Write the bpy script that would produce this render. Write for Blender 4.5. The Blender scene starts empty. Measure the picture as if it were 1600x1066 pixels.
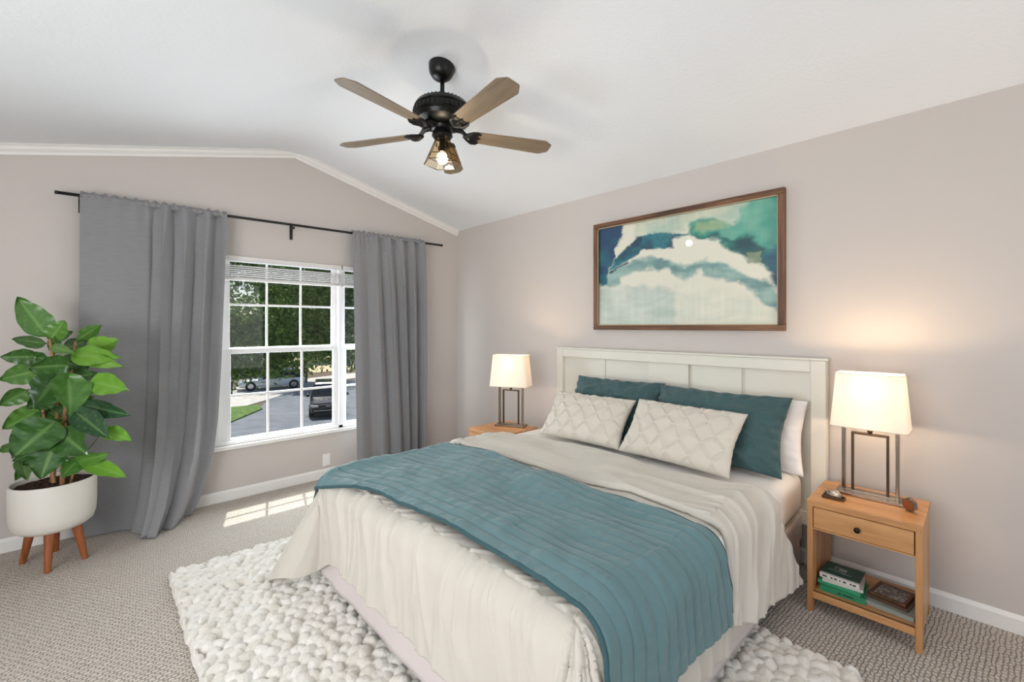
import bpy, bmesh, math, random
import numpy as np
from mathutils import Vector, Matrix
PI = math.pi
SC = bpy.context.scene
COL = SC.collection
R = math.radians
random.seed(7)

# ---------------------------------------------------------------- camera, world, sun, lights, exposure
cam_d = bpy.data.cameras.new('camera')
cam = bpy.data.objects.new('camera', cam_d); COL.objects.link(cam)
cam.location = (0, 0, 1.40)
cam.rotation_euler = (R(90), 0, R(-43.5))
cam_d.sensor_width = 36; cam_d.sensor_fit = 'HORIZONTAL'
cam_d.lens = 36 * 690 / 1600
cam_d.shift_y = -(533 - 510) / 1600
cam_d.clip_start = 0.02; cam_d.clip_end = 400
SC.camera = cam
SC.view_settings.view_transform = 'Standard'
SC.view_settings.look = 'None'
SC.view_settings.gamma = 1
SC.view_settings.use_curve_mapping = False
SC.view_settings.exposure = 0.32

w = bpy.data.worlds.new('sky'); SC.world = w; w.use_nodes = True
wn = w.node_tree.nodes; wn.clear()
sky = wn.new('ShaderNodeTexSky'); sky.sky_type = 'NISHITA'
sky.sun_disc = False; sky.sun_elevation = R(60); sky.sun_rotation = R(0); sky.altitude = 10
bg = wn.new('ShaderNodeBackground'); bg.inputs['Strength'].default_value = 0.10
wo = wn.new('ShaderNodeOutputWorld')
w.node_tree.links.new(sky.outputs[0], bg.inputs[0]); w.node_tree.links.new(bg.outputs[0], wo.inputs[0])

def light(name, kind, loc, energy, color=(1, 1, 1), direction=None, **k):
    d = bpy.data.lights.new(name, kind); d.energy = energy; d.color = color
    o = bpy.data.objects.new(name, d); COL.objects.link(o); o.location = loc
    if direction: o.rotation_euler = Vector(direction).to_track_quat('-Z', 'Y').to_euler()
    for a, v in k.items(): setattr(d, a, v)
    return o
light('sun', 'SUN', (0, 10, 12), 4.4, (1, .96, .9), (-.145, -.53, -1), angle=R(.6))
# fill lamps outside two added, unseen windows at the near end and left side
light('fill_rear', 'AREA', (1.3, -2.1, 1.45), 24, (1, .99, .985), (-.25, 1, .45), shape='RECTANGLE', size=2.6, size_y=1.9)
light('fill_side', 'AREA', (-1.95, .9, 1.4), 80, (1, .99, .985), (.8, .5, .5), shape='RECTANGLE', size=2.4, size_y=1.8)
# daylight entering by the visible window
light('daylight_window', 'AREA', (1.6, 4.36, 1.04), 56, (.9, .95, 1), (0, -1, 0), shape='RECTANGLE', size=1.7, size_y=1.1)

# ---------------------------------------------------------------- materials
def srgb(r, g, b):
    f = lambda c: (c / 255 / 12.92) if c / 255 <= .04045 else ((c / 255 + .055) / 1.055) ** 2.4
    return (f(r), f(g), f(b), 1)
class Mat:
    def __init__(s, name, color=(.8, .8, .8, 1), rough=.6, **k):
        s.m = bpy.data.materials.new(name); s.m.use_nodes = True
        s.t = s.m.node_tree; s.n = s.t.nodes; s.b = s.n['Principled BSDF']
        s.b.inputs['Base Color'].default_value = color; s.b.inputs['Roughness'].default_value = rough
        for a, v in k.items(): s.b.inputs[a.replace('_', ' ')].default_value = v
        s.coord = None; s.h = None
    def link(s, a, b): s.t.links.new(a, b)
    def co(s, scale=(1, 1, 1), rot=(0, 0, 0), kind='Object'):
        c = s.n.new('ShaderNodeTexCoord'); mp = s.n.new('ShaderNodeMapping')
        mp.inputs['Scale'].default_value = scale; mp.inputs['Rotation'].default_value = rot
        s.link(c.outputs[kind], mp.inputs[0]); return mp.outputs[0]
    def noise(s, scale=5, detail=3, vec=None, dist=0):
        t = s.n.new('ShaderNodeTexNoise'); t.inputs['Scale'].default_value = scale
        t.inputs['Detail'].default_value = detail; t.inputs['Distortion'].default_value = dist
        s.link(vec if vec is not None else s.co(), t.inputs['Vector']); return t.outputs['Fac']
    def wave(s, scale, vec=None, dist=0, direction='X', dscale=1):
        t = s.n.new('ShaderNodeTexWave'); t.inputs['Scale'].default_value = scale
        t.inputs['Distortion'].default_value = dist; t.bands_direction = direction
        t.inputs['Detail Scale'].default_value = dscale
        s.link(vec if vec is not None else s.co(), t.inputs['Vector']); return t.outputs['Fac']
    def voro(s, scale, vec=None, feature='F1', rnd=1):
        t = s.n.new('ShaderNodeTexVoronoi'); t.inputs['Scale'].default_value = scale; t.feature = feature
        t.inputs['Randomness'].default_value = rnd
        s.link(vec if vec is not None else s.co(), t.inputs['Vector']); return t.outputs['Distance']
    def math(s, op, a, b=None):
        t = s.n.new('ShaderNodeMath'); t.operation = op
        for i, x in enumerate((a, b)):
            if x is None: continue
            if isinstance(x, (int, float)): t.inputs[i].default_value = x
            else: s.link(x, t.inputs[i])
        return t.outputs[0]
    def ramp(s, fac, stops):
        t = s.n.new('ShaderNodeValToRGB'); e = t.color_ramp.elements
        while len(e) < len(stops): e.new(.5)
        for i, (p, c) in enumerate(stops): e[i].position = p; e[i].color = c
        s.link(fac, t.inputs[0]); s.link(t.outputs[0], s.b.inputs['Base Color']); return t.outputs[0]
    def bump(s, h, strength=.3, dist=.01):
        t = s.n.new('ShaderNodeBump'); t.inputs['Strength'].default_value = strength; t.inputs['Distance'].default_value = dist
        s.link(h, t.inputs['Height'])
        if s.h is not None: s.link(s.h, t.inputs['Normal'])
        s.link(t.outputs[0], s.b.inputs['Normal']); s.h = t.outputs[0]
        return s
def simple(name, rgb, rough=.5, nscale=40, bump=.05, var=.06, **k):
    m = Mat(name, srgb(*rgb), rough, **k)
    c = srgb(*rgb)
    m.ramp(m.noise(nscale, 3), [(.3, tuple(x * (1 - var) for x in c[:3]) + (1,)), (.7, tuple(min(1, x * (1 + var)) for x in c[:3]) + (1,))])
    if bump: m.bump(m.noise(nscale * 2, 3), bump, .002)
    return m.m
def wood(name, c1, c2, c3, axis='Y', scale=14, rough=.4, stretch=.08, coat=.1):
    m = Mat(name, srgb(*c2), rough)
    m.b.inputs['Coat Weight'].default_value = coat
    sc = {'X': (stretch, 1, 1), 'Y': (1, stretch, 1), 'Z': (1, 1, stretch)}[axis]
    v = m.co(sc)
    n = m.noise(scale, 5, v, .6)
    n2 = m.noise(scale * 7, 4, v, .2)
    f = m.math('ADD', m.math('MULTIPLY', n, .75), m.math('MULTIPLY', n2, .25))
    m.ramp(f, [(.34, srgb(*c1)), (.5, srgb(*c2)), (.66, srgb(*c3))])
    m.bump(n2, .08, .002)
    return m.m
M = {}
# walls, ceiling
m = Mat('wall_paint', srgb(203, 196, 191), .75); m.bump(m.noise(90, 3), .12, .003); M['wall'] = m.m
m = Mat('ceiling_paint', srgb(238, 241, 245), .85)
m.bump(m.noise(55, 5, None, .4), .35, .006); M['ceil'] = m.m
M['trim'] = simple('trim_paint', (238, 236, 233), .35, 8, .02, .01)
M['vinyl'] = simple('window_vinyl', (240, 240, 240), .3, 10, 0, .01)
M['blind'] = simple('blind_slat', (226, 222, 220), .45, 12, .02, .03)
# carpet: rows of loops
m = Mat('carpet_loops', srgb(190, 180, 170), .95)
vb = m.co((1, 1, 1), (0, 0, R(4)))
br = m.n.new('ShaderNodeTexBrick'); br.offset = .5
br.inputs['Scale'].default_value = 26; br.inputs['Mortar Size'].default_value = .09; br.inputs['Mortar Smooth'].default_value = 1
br.inputs['Brick Width'].default_value = .62; br.inputs['Row Height'].default_value = .42; br.inputs['Bias'].default_value = -.2
nz = m.n.new('ShaderNodeTexNoise'); nz.inputs['Scale'].default_value = 34; m.link(vb, nz.inputs['Vector'])
mx = m.n.new('ShaderNodeVectorMath'); mx.operation = 'MULTIPLY_ADD'; mx.inputs[1].default_value = (.022, .022, 0)
m.link(nz.outputs['Color'], mx.inputs[0]); m.link(vb, mx.inputs[2]); m.link(mx.outputs[0], br.inputs['Vector'])
hgt = m.math('SUBTRACT', 1, br.outputs['Fac'])
yarn = m.noise(240, 3)
tone = m.math('ADD', m.math('MULTIPLY', hgt, .62), m.math('MULTIPLY', yarn, .38))
m.ramp(tone, [(.12, srgb(142, 131, 118)), (.45, srgb(188, 178, 166)), (.8, srgb(208, 199, 188))])  # groove shade put into the colour: darker between loops, plus yarn flecks
m.bump(hgt, .7, .009); m.bump(yarn, .4, .004); M['carpet'] = m.m
# fabrics
def fabric(name, rgb, scale=500, b=.25, sheen=.2, var=.05, rough=.85, fold=0):
    m = Mat(name, srgb(*rgb), rough); m.b.inputs['Sheen Weight'].default_value = sheen
    v = m.co()
    wv = m.math('ADD', m.wave(scale, v, 1.5, 'Z'), m.wave(scale, v, 1.5, 'X'))
    c = srgb(*rgb)
    m.ramp(m.noise(6, 4), [(.3, tuple(x * (1 - var) for x in c[:3]) + (1,)), (.7, tuple(min(1, x * (1 + var)) for x in c[:3]) + (1,))])
    m.bump(wv, b, .0008)
    if fold: m.bump(m.noise(14, 5, m.co((1, 1, .35)), .8), fold, .02)
    return m.m
M['duvet'] = fabric('duvet_cotton', (210, 204, 193), 300, .12, .15, .015, .8, .22)
M['sheet'] = fabric('sheet_cotton', (240, 236, 232), 300, .1, .1, .01, .8, .1)
M['skirt'] = fabric('bed_skirt_cotton', (222, 212, 210), 300, .1, .1, .01)
M['throw'] = fabric('throw_quilt_teal', (94, 129, 134), 300, .2, .25, .05, .75, .25)
M['throw_edge'] = fabric('throw_binding_teal', (52, 88, 94), 300, .2, .1)
M['sham'] = fabric('sham_teal', (58, 88, 90), 300, .2, .15, .08, .75, .95)
M['cream'] = fabric('lumbar_cream', (214, 207, 194), 300, .15, .15, .02, .8, .12)
M['pillow'] = fabric('pillow_white', (242, 238, 236), 300, .1, .1, .01, .8, .15)
m = Mat('curtain_weave', srgb(142, 142, 145), .8); m.b.inputs['Sheen Weight'].default_value = .3
wv = m.noise(60, 4, m.co((.35, .35, 9)))
m.ramp(wv, [(.35, srgb(131, 131, 134)), (.65, srgb(142, 142, 145))]); m.bump(wv, .15, .0015); M['curtain'] = m.m
# rug
m = Mat('rug_wool', srgb(232, 228, 220), .95); m.b.inputs['Sheen Weight'].default_value = .3
m.ramp(m.noise(16, 3), [(.3, srgb(222, 216, 204)), (.7, srgb(240, 237, 231))]); m.bump(m.noise(130, 4, None, 1), .5, .006); M['rug'] = m.m
# woods / metals
M['maple'] = wood('maple', (176, 122, 74), (200, 146, 94), (218, 166, 114), 'Y')
M['maple_z'] = wood('maple_upright', (176, 122, 74), (198, 144, 92), (214, 162, 110), 'Z')
M['walnut_h'] = wood('walnut', (60, 38, 24), (98, 64, 42), (132, 92, 62), 'Y', 20, .5)
M['walnut_v'] = wood('walnut_upright', (60, 38, 24), (98, 64, 42), (132, 92, 62), 'Z', 20, .5)
M['leg_wood'] = wood('leg_wood', (116, 62, 30), (150, 84, 44), (170, 100, 56), 'Z', 20, .4)
M['blade'] = wood('fan_blade_wood', (112, 96, 76), (130, 112, 90), (146, 128, 104), 'X', 16, .5, .1, 0)
M['bed_white'] = simple('bed_white_paint', (228, 224, 212), .4, 5, .02, .015)
M['black'] = simple('black_iron', (14, 14, 14), .35, 30, .05, .2, Metallic=.3)
M['rod'] = simple('rod_black', (10, 10, 11), .4, 30, 0, .1)
M['brass'] = simple('antique_brass', (70, 60, 44), .35, 30, .05, .2, Metallic=.9)
M['nickel'] = simple('brushed_nickel', (150, 136, 122), .22, 60, .02, .1, Metallic=1)
M['bronze'] = simple('dark_bronze', (86, 68, 52), .3, 60, .02, .1, Metallic=.9)
M['knob'] = simple('knob_gunmetal', (50, 44, 40), .25, 60, .02, .1, Metallic=.9)
M['pot'] = simple('pot_ceramic', (226, 222, 214), .45, 6, .02, .01)
m = Mat('potting_soil', srgb(52, 32, 22), .95)
m.ramp(m.noise(70, 4), [(.3, srgb(26, 15, 10)), (.6, srgb(66, 40, 26)), (.8, srgb(120, 84, 60))]); m.bump(m.voro(60), .8, .01); M['soil'] = m.m
m = Mat('leaf_green', srgb(40, 92, 30), .35); m.b.inputs['Coat Weight'].default_value = .25; m.b.inputs['Coat Roughness'].default_value = .25
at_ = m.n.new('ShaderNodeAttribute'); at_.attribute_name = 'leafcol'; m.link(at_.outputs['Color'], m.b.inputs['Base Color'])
m.b.inputs['Subsurface Weight'].default_value = 0
m.bump(m.noise(30, 3), .15, .004); M['leaf'] = m.m
M['cane'] = wood('plant_cane', (120, 84, 50), (158, 116, 74), (186, 146, 100), 'Z', 30, .6)
M['petiole'] = simple('petiole_green', (92, 122, 58), .5, 30, 0)
# glass
def glass(name, col=(1, 1, 1, 1), rough=0.0, refl=.08):
    m = bpy.data.materials.new(name); m.use_nodes = True; t = m.node_tree; t.nodes.clear()
    o = t.nodes.new('ShaderNodeOutputMaterial'); mix = t.nodes.new('ShaderNodeMixShader')
    tr = t.nodes.new('ShaderNodeBsdfTransparent'); gl = t.nodes.new('ShaderNodeBsdfGlossy')
    lw = t.nodes.new('ShaderNodeFresnel'); lw.inputs[0].default_value = 1.45
    tr.inputs[0].default_value = col; gl.inputs['Roughness'].default_value = rough
    ge = t.nodes.new('ShaderNodeNewGeometry'); s1 = t.nodes.new('ShaderNodeMath'); s1.operation = 'SUBTRACT'; s1.inputs[0].default_value = 1
    s2 = t.nodes.new('ShaderNodeMath'); s2.operation = 'MULTIPLY'; t.links.new(ge.outputs['Backfacing'], s1.inputs[1])
    t.links.new(s1.outputs[0], s2.inputs[0]); t.links.new(lw.outputs[0], s2.inputs[1])
    t.links.new(s2.outputs[0], mix.inputs[0]); t.links.new(tr.outputs[0], mix.inputs[1]); t.links.new(gl.outputs[0], mix.inputs[2])
    t.links.new(mix.outputs[0], o.inputs[0]); return m
M['glass'] = glass('window_glass', (.97, .985, .98, 1))
M['amber_glass'] = glass('amber_glass', (.86, .74, .56, 1))
def emit(name, col, s):
    m = Mat(name, col, .5); m.b.inputs['Emission Color'].default_value = col; m.b.inputs['Emission Strength'].default_value = s
    return m.m
M['bulb'] = emit('bulb_glow', (1, .88, .7, 1), 8)
M['fan_bulb'] = emit('fan_bulb_glow', (1, .98, .95, 1), 1.5)
# lamp shade: thin fabric, lets the light of its bulb through
m = bpy.data.materials.new('linen_shade'); m.use_nodes = True; t = m.node_tree; t.nodes.clear()
o = t.nodes.new('ShaderNodeOutputMaterial'); mix = t.nodes.new('ShaderNodeMixShader'); mix.inputs[0].default_value = .085
df = t.nodes.new('ShaderNodeBsdfDiffuse'); tl = t.nodes.new('ShaderNodeBsdfTranslucent')
df.inputs[0].default_value = (.86, .82, .76, 1); tl.inputs[0].default_value = (.95, .80, .60, 1)
bn = t.nodes.new('ShaderNodeBump'); nn = t.nodes.new('ShaderNodeTexNoise'); nn.inputs['Scale'].default_value = 220; bn.inputs['Strength'].default_value = .15
bn.inputs['Distance'].default_value = .001
t.links.new(nn.outputs[0], bn.inputs['Height']); t.links.new(bn.outputs[0], df.inputs['Normal'])
t.links.new(df.outputs[0], mix.inputs[1]); t.links.new(tl.outputs[0], mix.inputs[2]); t.links.new(mix.outputs[0], o.inputs[0])
M['shade'] = m
M['shade_trim'] = simple('shade_trim', (214, 204, 190), .7, 60, 0)

# ---------------------------------------------------------------- builders
def tag(o, label=None, cat=None, group=None, kind=None):
    if label: o['label'] = label
    if cat: o['category'] = cat
    if group: o['group'] = group
    if kind: o['kind'] = kind
    return o
def empty(name, loc, rz=0, label=None, cat=None, group=None):
    o = bpy.data.objects.new(name, None); COL.objects.link(o); o.empty_display_size = .05
    o.location = loc; o.rotation_euler = (0, 0, rz)
    return tag(o, label, cat, group)
def link(name, me, mat, parent=None, smooth=None, bevel=0):
    o = bpy.data.objects.new(name, me); COL.objects.link(o)
    if mat is not None: me.materials.append(mat)
    if parent is not None: o.parent = parent
    if smooth is not None:
        me.polygons.foreach_set('use_smooth', [bool(smooth)] * len(me.polygons))
    if bevel:
        b = o.modifiers.new('bevel', 'BEVEL'); b.width = bevel; b.segments = 2; b.limit_method = 'ANGLE'
    return o
class MB:
    def __init__(s): s.v = []; s.f = []
    def add(s, vs, fs):
        n = len(s.v); s.v += [tuple(map(float, x)) for x in vs]; s.f += [tuple(i + n for i in f) for f in fs]; return s
    def box(s, x0, x1, y0, y1, z0, z1):
        v = [(x, y, z) for z in (z0, z1) for y in (y0, y1) for x in (x0, x1)]
        return s.add(v, [(0, 2, 3, 1), (4, 5, 7, 6), (0, 1, 5, 4), (2, 6, 7, 3), (0, 4, 6, 2), (1, 3, 7, 5)])
    def prism(s, poly, h0, h1, axis='z'):
        n = len(poly)
        def P(a, b, h): return {'z': (a, b, h), 'y': (a, h, b), 'x': (h, a, b)}[axis]
        v = [P(a, b, h0) for a, b in poly] + [P(a, b, h1) for a, b in poly]
        f = [tuple(range(n))[::-1], tuple(range(n, 2 * n))] + [(i, (i + 1) % n, n + (i + 1) % n, n + i) for i in range(n)]
        return s.add(v, f)
    def lathe(s, prof, seg=32, c=(0, 0, 0)):
        n = len(prof); v = []
        for k in range(seg):
            a = 2 * PI * k / seg
            v += [(c[0] + r * math.cos(a), c[1] + r * math.sin(a), c[2] + z) for r, z in prof]
        f = []
        for k in range(seg):
            k2 = (k + 1) % seg
            f += [(k * n + i, k2 * n + i, k2 * n + i + 1, k * n + i + 1) for i in range(n - 1)]
        return s.add(v, f)
    def tube(s, pts, rad, seg=10, caps=True):
        pts = [Vector(p) for p in pts]; n = len(pts); rads = rad if isinstance(rad, (list, tuple)) else [rad] * n
        v = []; up = None
        for i, p in enumerate(pts):
            d = (pts[min(i + 1, n - 1)] - pts[max(i - 1, 0)]).normalized()
            if up is None: up = Vector((0, 0, 1)) if abs(d.z) < .9 else Vector((1, 0, 0))
            a = d.cross(up).normalized(); b = a.cross(d).normalized(); up = b
            v += [p + rads[i] * (math.cos(2 * PI * k / seg) * a + math.sin(2 * PI * k / seg) * b) for k in range(seg)]
        f = [(i * seg + k, i * seg + (k + 1) % seg, (i + 1) * seg + (k + 1) % seg, (i + 1) * seg + k) for i in range(n - 1) for k in range(seg)]
        if caps: f += [tuple(range(seg))[::-1], tuple((n - 1) * seg + k for k in range(seg))]
        return s.add(v, f)
    def xf(s, mat):
        s.v = [tuple(mat @ Vector(x)) for x in s.v]; return s
    def build(s, name, mat, parent=None, smooth=False, bevel=0):
        me = bpy.data.meshes.new(name); me.from_pydata(s.v, [], s.f); me.update()
        bm = bmesh.new(); bm.from_mesh(me); bmesh.ops.recalc_face_normals(bm, faces=bm.faces); bm.to_mesh(me); bm.free()
        o = link(name, me, mat, parent, smooth, bevel)
        if smooth == 'auto' or smooth == 2:
            me.polygons.foreach_set('use_smooth', [True] * len(me.polygons))
            e = o.modifiers.new('split', 'EDGE_SPLIT'); e.split_angle = R(35)
        return o
def grid_mesh(name, P, mat, parent=None, close_u=False, solid=0, offset=-1, sub=0):
    """P: (nu, nv, 3) array of points -> one smooth sheet"""
    nu, nv = P.shape[:2]
    idx = np.arange(nu * nv).reshape(nu, nv)
    if close_u: idx = np.vstack([idx, idx[:1]])
    a = idx[:-1, :-1].ravel(); b = idx[1:, :-1].ravel(); c = idx[1:, 1:].ravel(); d = idx[:-1, 1:].ravel()
    F = np.stack([a, b, c, d], 1).astype(np.int32)
    me = bpy.data.meshes.new(name)
    me.vertices.add(nu * nv); me.vertices.foreach_set('co', np.ascontiguousarray(P, dtype=np.float32).ravel())
    me.loops.add(F.size); me.loops.foreach_set('vertex_index', F.ravel())
    me.polygons.add(len(F)); me.polygons.foreach_set('loop_start', np.arange(0, F.size, 4, dtype=np.int32))
    me.update(calc_edges=True); me.validate()
    o = link(name, me, mat, parent, True)
    if solid:
        m = o.modifiers.new('thick', 'SOLIDIFY'); m.thickness = solid; m.offset = offset
    return o
# numpy value noise
_rs = np.random.RandomState(11); _T = _rs.rand(256, 256, 4).astype(np.float64)
def vnoise(x, y, ch=0):
    xi = np.floor(x).astype(int); yi = np.floor(y).astype(int); fx = x - xi; fy = y - yi
    fx = fx * fx * fx * (fx * (fx * 6 - 15) + 10); fy = fy * fy * fy * (fy * (fy * 6 - 15) + 10)
    T = _T[..., ch]; g = lambda a, b: T[a % 256, b % 256]
    return (g(xi, yi) * (1 - fx) + g(xi + 1, yi) * fx) * (1 - fy) + (g(xi, yi + 1) * (1 - fx) + g(xi + 1, yi + 1) * fx) * fy - .5
def fbm(x, y, o=3, ch=0):
    s = 0; a = 1
    for k in range(o): s = s + a * vnoise(x * 2 ** k + 17 * k, y * 2 ** k + 31 * k, ch); a *= .5
    return s
def ridge(x, y, ch=0): return 1 - np.abs(vnoise(x, y, ch)) * 4     # crests of folds
def sstep(a, b, x):
    t = np.clip((x - a) / (b - a), 0, 1); return t * t * (3 - 2 * t)

# ---------------------------------------------------------------- room shell
XB, YW = 3.06, 4.15               # bed wall, window wall
XL, YR = -1.75, -1.9              # unseen left side and near end
AX, AZ, SL = 1.29, 2.945, .25     # ridge of the vaulted ceiling
cz = lambda x: AZ - SL * abs(x - AX)
S = lambda o: tag(o, kind='structure')
S(MB().box(XL - .1, XB + .1, YR - .1, YW + .12, -.12, 0).build('floor', M['carpet']))
# ceiling: two pitches with a softly rounded ridge
pr = []
for x in list(np.linspace(XL - .1, AX - .25, 6)) + list(np.linspace(AX - .22, AX + .22, 13)) + list(np.linspace(AX + .25, XB + .1, 6)):
    d = abs(x - AX); z = AZ - SL * d if d > .22 else AZ - SL * (.22 * .5 + d * d / (2 * .22))
    pr.append((x, z))
S(MB().prism(pr + [(x, z + .1) for x, z in pr[::-1]], YR - .1, YW + .1, 'y').build('ceiling', M['ceil'], smooth=2))
WX0, WX1, WZ0, WZ1 = .70, 2.56, .44, 1.975     # opening of the window
mb = MB()
def gable(x0, x1, z0): return [(x0, z0), (x1, z0), (x1, cz(x1) + .03)] + ([(AX, AZ + .02)] if x0 < AX < x1 else []) + [(x0, cz(x0) + .03)]
mb.prism(gable(XL, WX0, 0), YW, YW + .15, 'y'); mb.prism(gable(WX1, XB, 0), YW, YW + .15, 'y')
mb.prism(gable(WX0, WX1, WZ1), YW, YW + .15, 'y'); mb.box(WX0, WX1, YW, YW + .15, 0, WZ0)
S(mb.build('wall_left', M['wall']))
S(MB().box(XB, XB + .12, YR, YW + .15, 0, cz(XB) + .06).build('wall_right', M['wall']))
# near end and left side, each with an opening added for a fill lamp
mb = MB()
mb.prism(gable(XL, 0., 0), YR - .12, YR, 'y'); mb.prism(gable(2.6, XB, 0), YR - .12, YR, 'y')
mb.prism(gable(0., 2.6, 2.3), YR - .12, YR, 'y'); mb.box(0., 2.6, YR - .12, YR, 0, .5)
S(mb.build('wall_rear', M['wall']))
mb = MB(); zt = cz(XL) + .04
mb.box(XL - .12, XL, YR, -.3, 0, zt).box(XL - .12, XL, 2.1, YW + .15, 0, zt).box(XL - .12, XL, -.3, 2.1, 0, .5).box(XL - .12, XL, -.3, 2.1, 2.1, zt)
S(mb.build('wall_far_left', M['wall']))
fr = MB()
fr.box(0, .06, YR - .08, YR - .03, .5, 2.3).box(2.54, 2.6, YR - .08, YR - .03, .5, 2.3).box(1.27, 1.33, YR - .08, YR - .03, .5, 2.3).box(.06, 2.54, YR - .08, YR - .03, .5, .56).box(.06, 2.54, YR - .08, YR - .03, 2.24, 2.3)
S(fr.build('added_window_rear', M['vinyl']))  # unseen frame, added around the rear fill opening
fr = MB()
fr.box(XL - .08, XL - .03, -.3, -.24, .5, 2.1).box(XL - .08, XL - .03, 2.04, 2.1, .5, 2.1).box(XL - .08, XL - .03, .87, .93, .5, 2.1).box(XL - .08, XL - .03, -.24, 2.04, .5, .56).box(XL - .08, XL - .03, -.24, 2.04, 2.04, 2.1)
S(fr.build('added_window_side', M['vinyl']))  # unseen frame, added around the side fill opening
# baseboards and the crown on the gable
def base_prof(t, h): return [(0, 0), (t, 0), (t, h - .018), (t * .55, h - .006), (t * .3, h), (0, h)]
bp = base_prof(.014, .085)
S(MB().prism([(YW - a, b) for a, b in bp], XL, XB, 'x').build('baseboard_left', M['trim']))
S(MB().prism([(XB - a, b) for a, b in bp], YR, YW - .014, 'y').build('baseboard_right', M['trim']))
for side, x0, x1 in (('a', XL, AX), ('b', AX, XB)):
    mb = MB(); prof = [(0, -.062), (.010, -.062), (.014, -.045), (.03, -.03), (.034, -.012), (.05, -.004), (.05, .02), (0, .02)]
    v = [(x, YW - a, cz(x) + b) for x in (x0, x1) for a, b in prof]; n = len(prof)
    mb.add(v, [(i, (i + 1) % n, n + (i + 1) % n, n + i) for i in range(n)])
    mb.build('trim_%d' % (1 if side == 'a' else 2), M['trim'])['kind'] = 'structure'

# ---------------------------------------------------------------- the window
win = empty('window_1', (0, 0, 0)); win['kind'] = 'structure'
YF = YW + .045
mb = MB()
def ring(mb, x0, x1, z0, z1, y0, y1, w, wb=None):
    wb = wb or w
    mb.box(x0, x0 + w, y0, y1, z0, z1).box(x1 - w, x1, y0, y1, z0, z1).box(x0 + w, x1 - w, y0, y1, z0, z0 + wb).box(x0 + w, x1 - w, y0, y1, z1 - w, z1)
ring(mb, WX0, WX1, WZ0, WZ1, YW + .003, YW + .12, .028)
mb.box(1.685, 1.725, YW + .003, YW + .12, WZ0, WZ1)
mb.build('window_frame', M['vinyl'], win, bevel=.003)
MB().box(WX0 - .03, WX1 + .03, YW - .035, YW + .06, WZ0 - .03, WZ0).build('window_sill', M['trim'], win, bevel=.004)
for x0, x1 in ((WX0 + .028, 1.685), (1.725, WX1 - .028)):
    for lo in (0, 1):
        z0, z1 = (WZ0, 1.215) if lo else (1.19, WZ1)
        y0 = YW + .03 if lo else YW + .065
        w_ = .085 if x0 < 1 else .045
        mb = MB(); g0x, g1x = x0 + w_ + (.0 if x0 < 1 else 0), x1 - .04
        mb.box(x0, g0x, y0, y0 + .032, z0, z1).box(g1x, x1, y0, y0 + .032, z0, z1)
        mb.box(g0x, g1x, y0, y0 + .032, z0, z0 + (.045 if lo else .035)).box(g0x, g1x, y0, y0 + .032, z1 - .04, z1)
        gz0, gz1 = z0 + (.045 if lo else .035), z1 - .04
        sash = mb.build('sash', M['vinyl'], win, bevel=.003)
        mt = MB()
        for k in (1, 2):
            xx = g0x + (g1x - g0x) * k / 3; mt.box(xx - .008, xx + .008, y0 + .009, y0 + .023, gz0, gz1)
        zz = (gz0 + gz1) / 2; mt.box(g0x, g1x, y0 + .010, y0 + .022, zz - .009, zz + .009)
        mt.build('muntin', M['vinyl'], sash)
        MB().box(g0x, g1x, y0 + .014, y0 + .018, gz0, gz1).build('pane', M['glass'], sash)
# raised blinds, one per unit
def blind(x0, x1, label):
    t = empty('window_blind', ((x0 + x1) / 2, YW - .01, 1.75), 0, label, 'blind', 'raised mini blinds')
    h = (x1 - x0) / 2; O = MB()
    MB().box(-h, h, -.02, .028, .185, .22).build('headrail', M['blind'], t, bevel=.003)
    for k in range(7):
        z = .05 + k * .0155
        m2 = MB(); n = 5; pts = [(-.022 + .044 * i / (n - 1), .004 * (1 - ((i - 2) / 2) ** 2)) for i in range(n)]
        m2.prism([(a, z + b) for a, b in pts] + [(a, z + b - .0035) for a, b in pts[::-1]], -h, h, 'x')
        m2.build('slat', M['blind'], t)
    MB().box(-h, h, -.02, .024, .022, .042).build('bottom_rail', M['blind'], t, bevel=.003)
    for fx in (-.8, -.25, .3, .85):
        MB().tube([(fx * h, -.024, .2), (fx * h, -.025, .02)], .0013, 6).build('lift_cord', M['blind'], t)
blind(.735, 1.70, 'white mini blind raised to the top of the main window unit')
blind(1.715, 2.52, 'white mini blind mostly hidden behind the right-hand grey curtain')
# outlet below the window
t = empty('wall_outlet', (1.568, YW, .165), 0, 'white outlet plate low on the wall under the window', 'outlet')
MB().box(-.035, .035, -.006, 0, -.055, .055).build('cover_plate', M['trim'], t, bevel=.002)
for z in (-.02, .02):
    MB().box(-.014, .014, -.009, -.006, z - .012, z + .012).build('socket', M['vinyl'], t, bevel=.002)

# ---------------------------------------------------------------- curtain rod and curtains
ROD_Y, ROD_Z = 4.06, 2.275
t = empty('curtain_rod', (1.3, ROD_Y, ROD_Z), 0, 'black metal curtain rod across the window wall', 'curtain rod')
MB().tube([(-1.475, 0, -.016), (1.49, 0, .016)], .0105, 14).build('pole', M['rod'], t, True)
for x in (-1.47, 1.485):
    MB().tube([(x - .008, 0, .011 * x), (x + .008, 0, .011 * x)], .0118, 14).build('end_cap', M['rod'], t)
for x in (-1.36, -.04, 1.22):
    MB().box(x - .011, x + .011, .078, .088, -.115, .01).box(x - .007, x + .007, .0, .082, -.03, -.014).build('bracket', M['rod'], t, bevel=.002)

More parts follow.
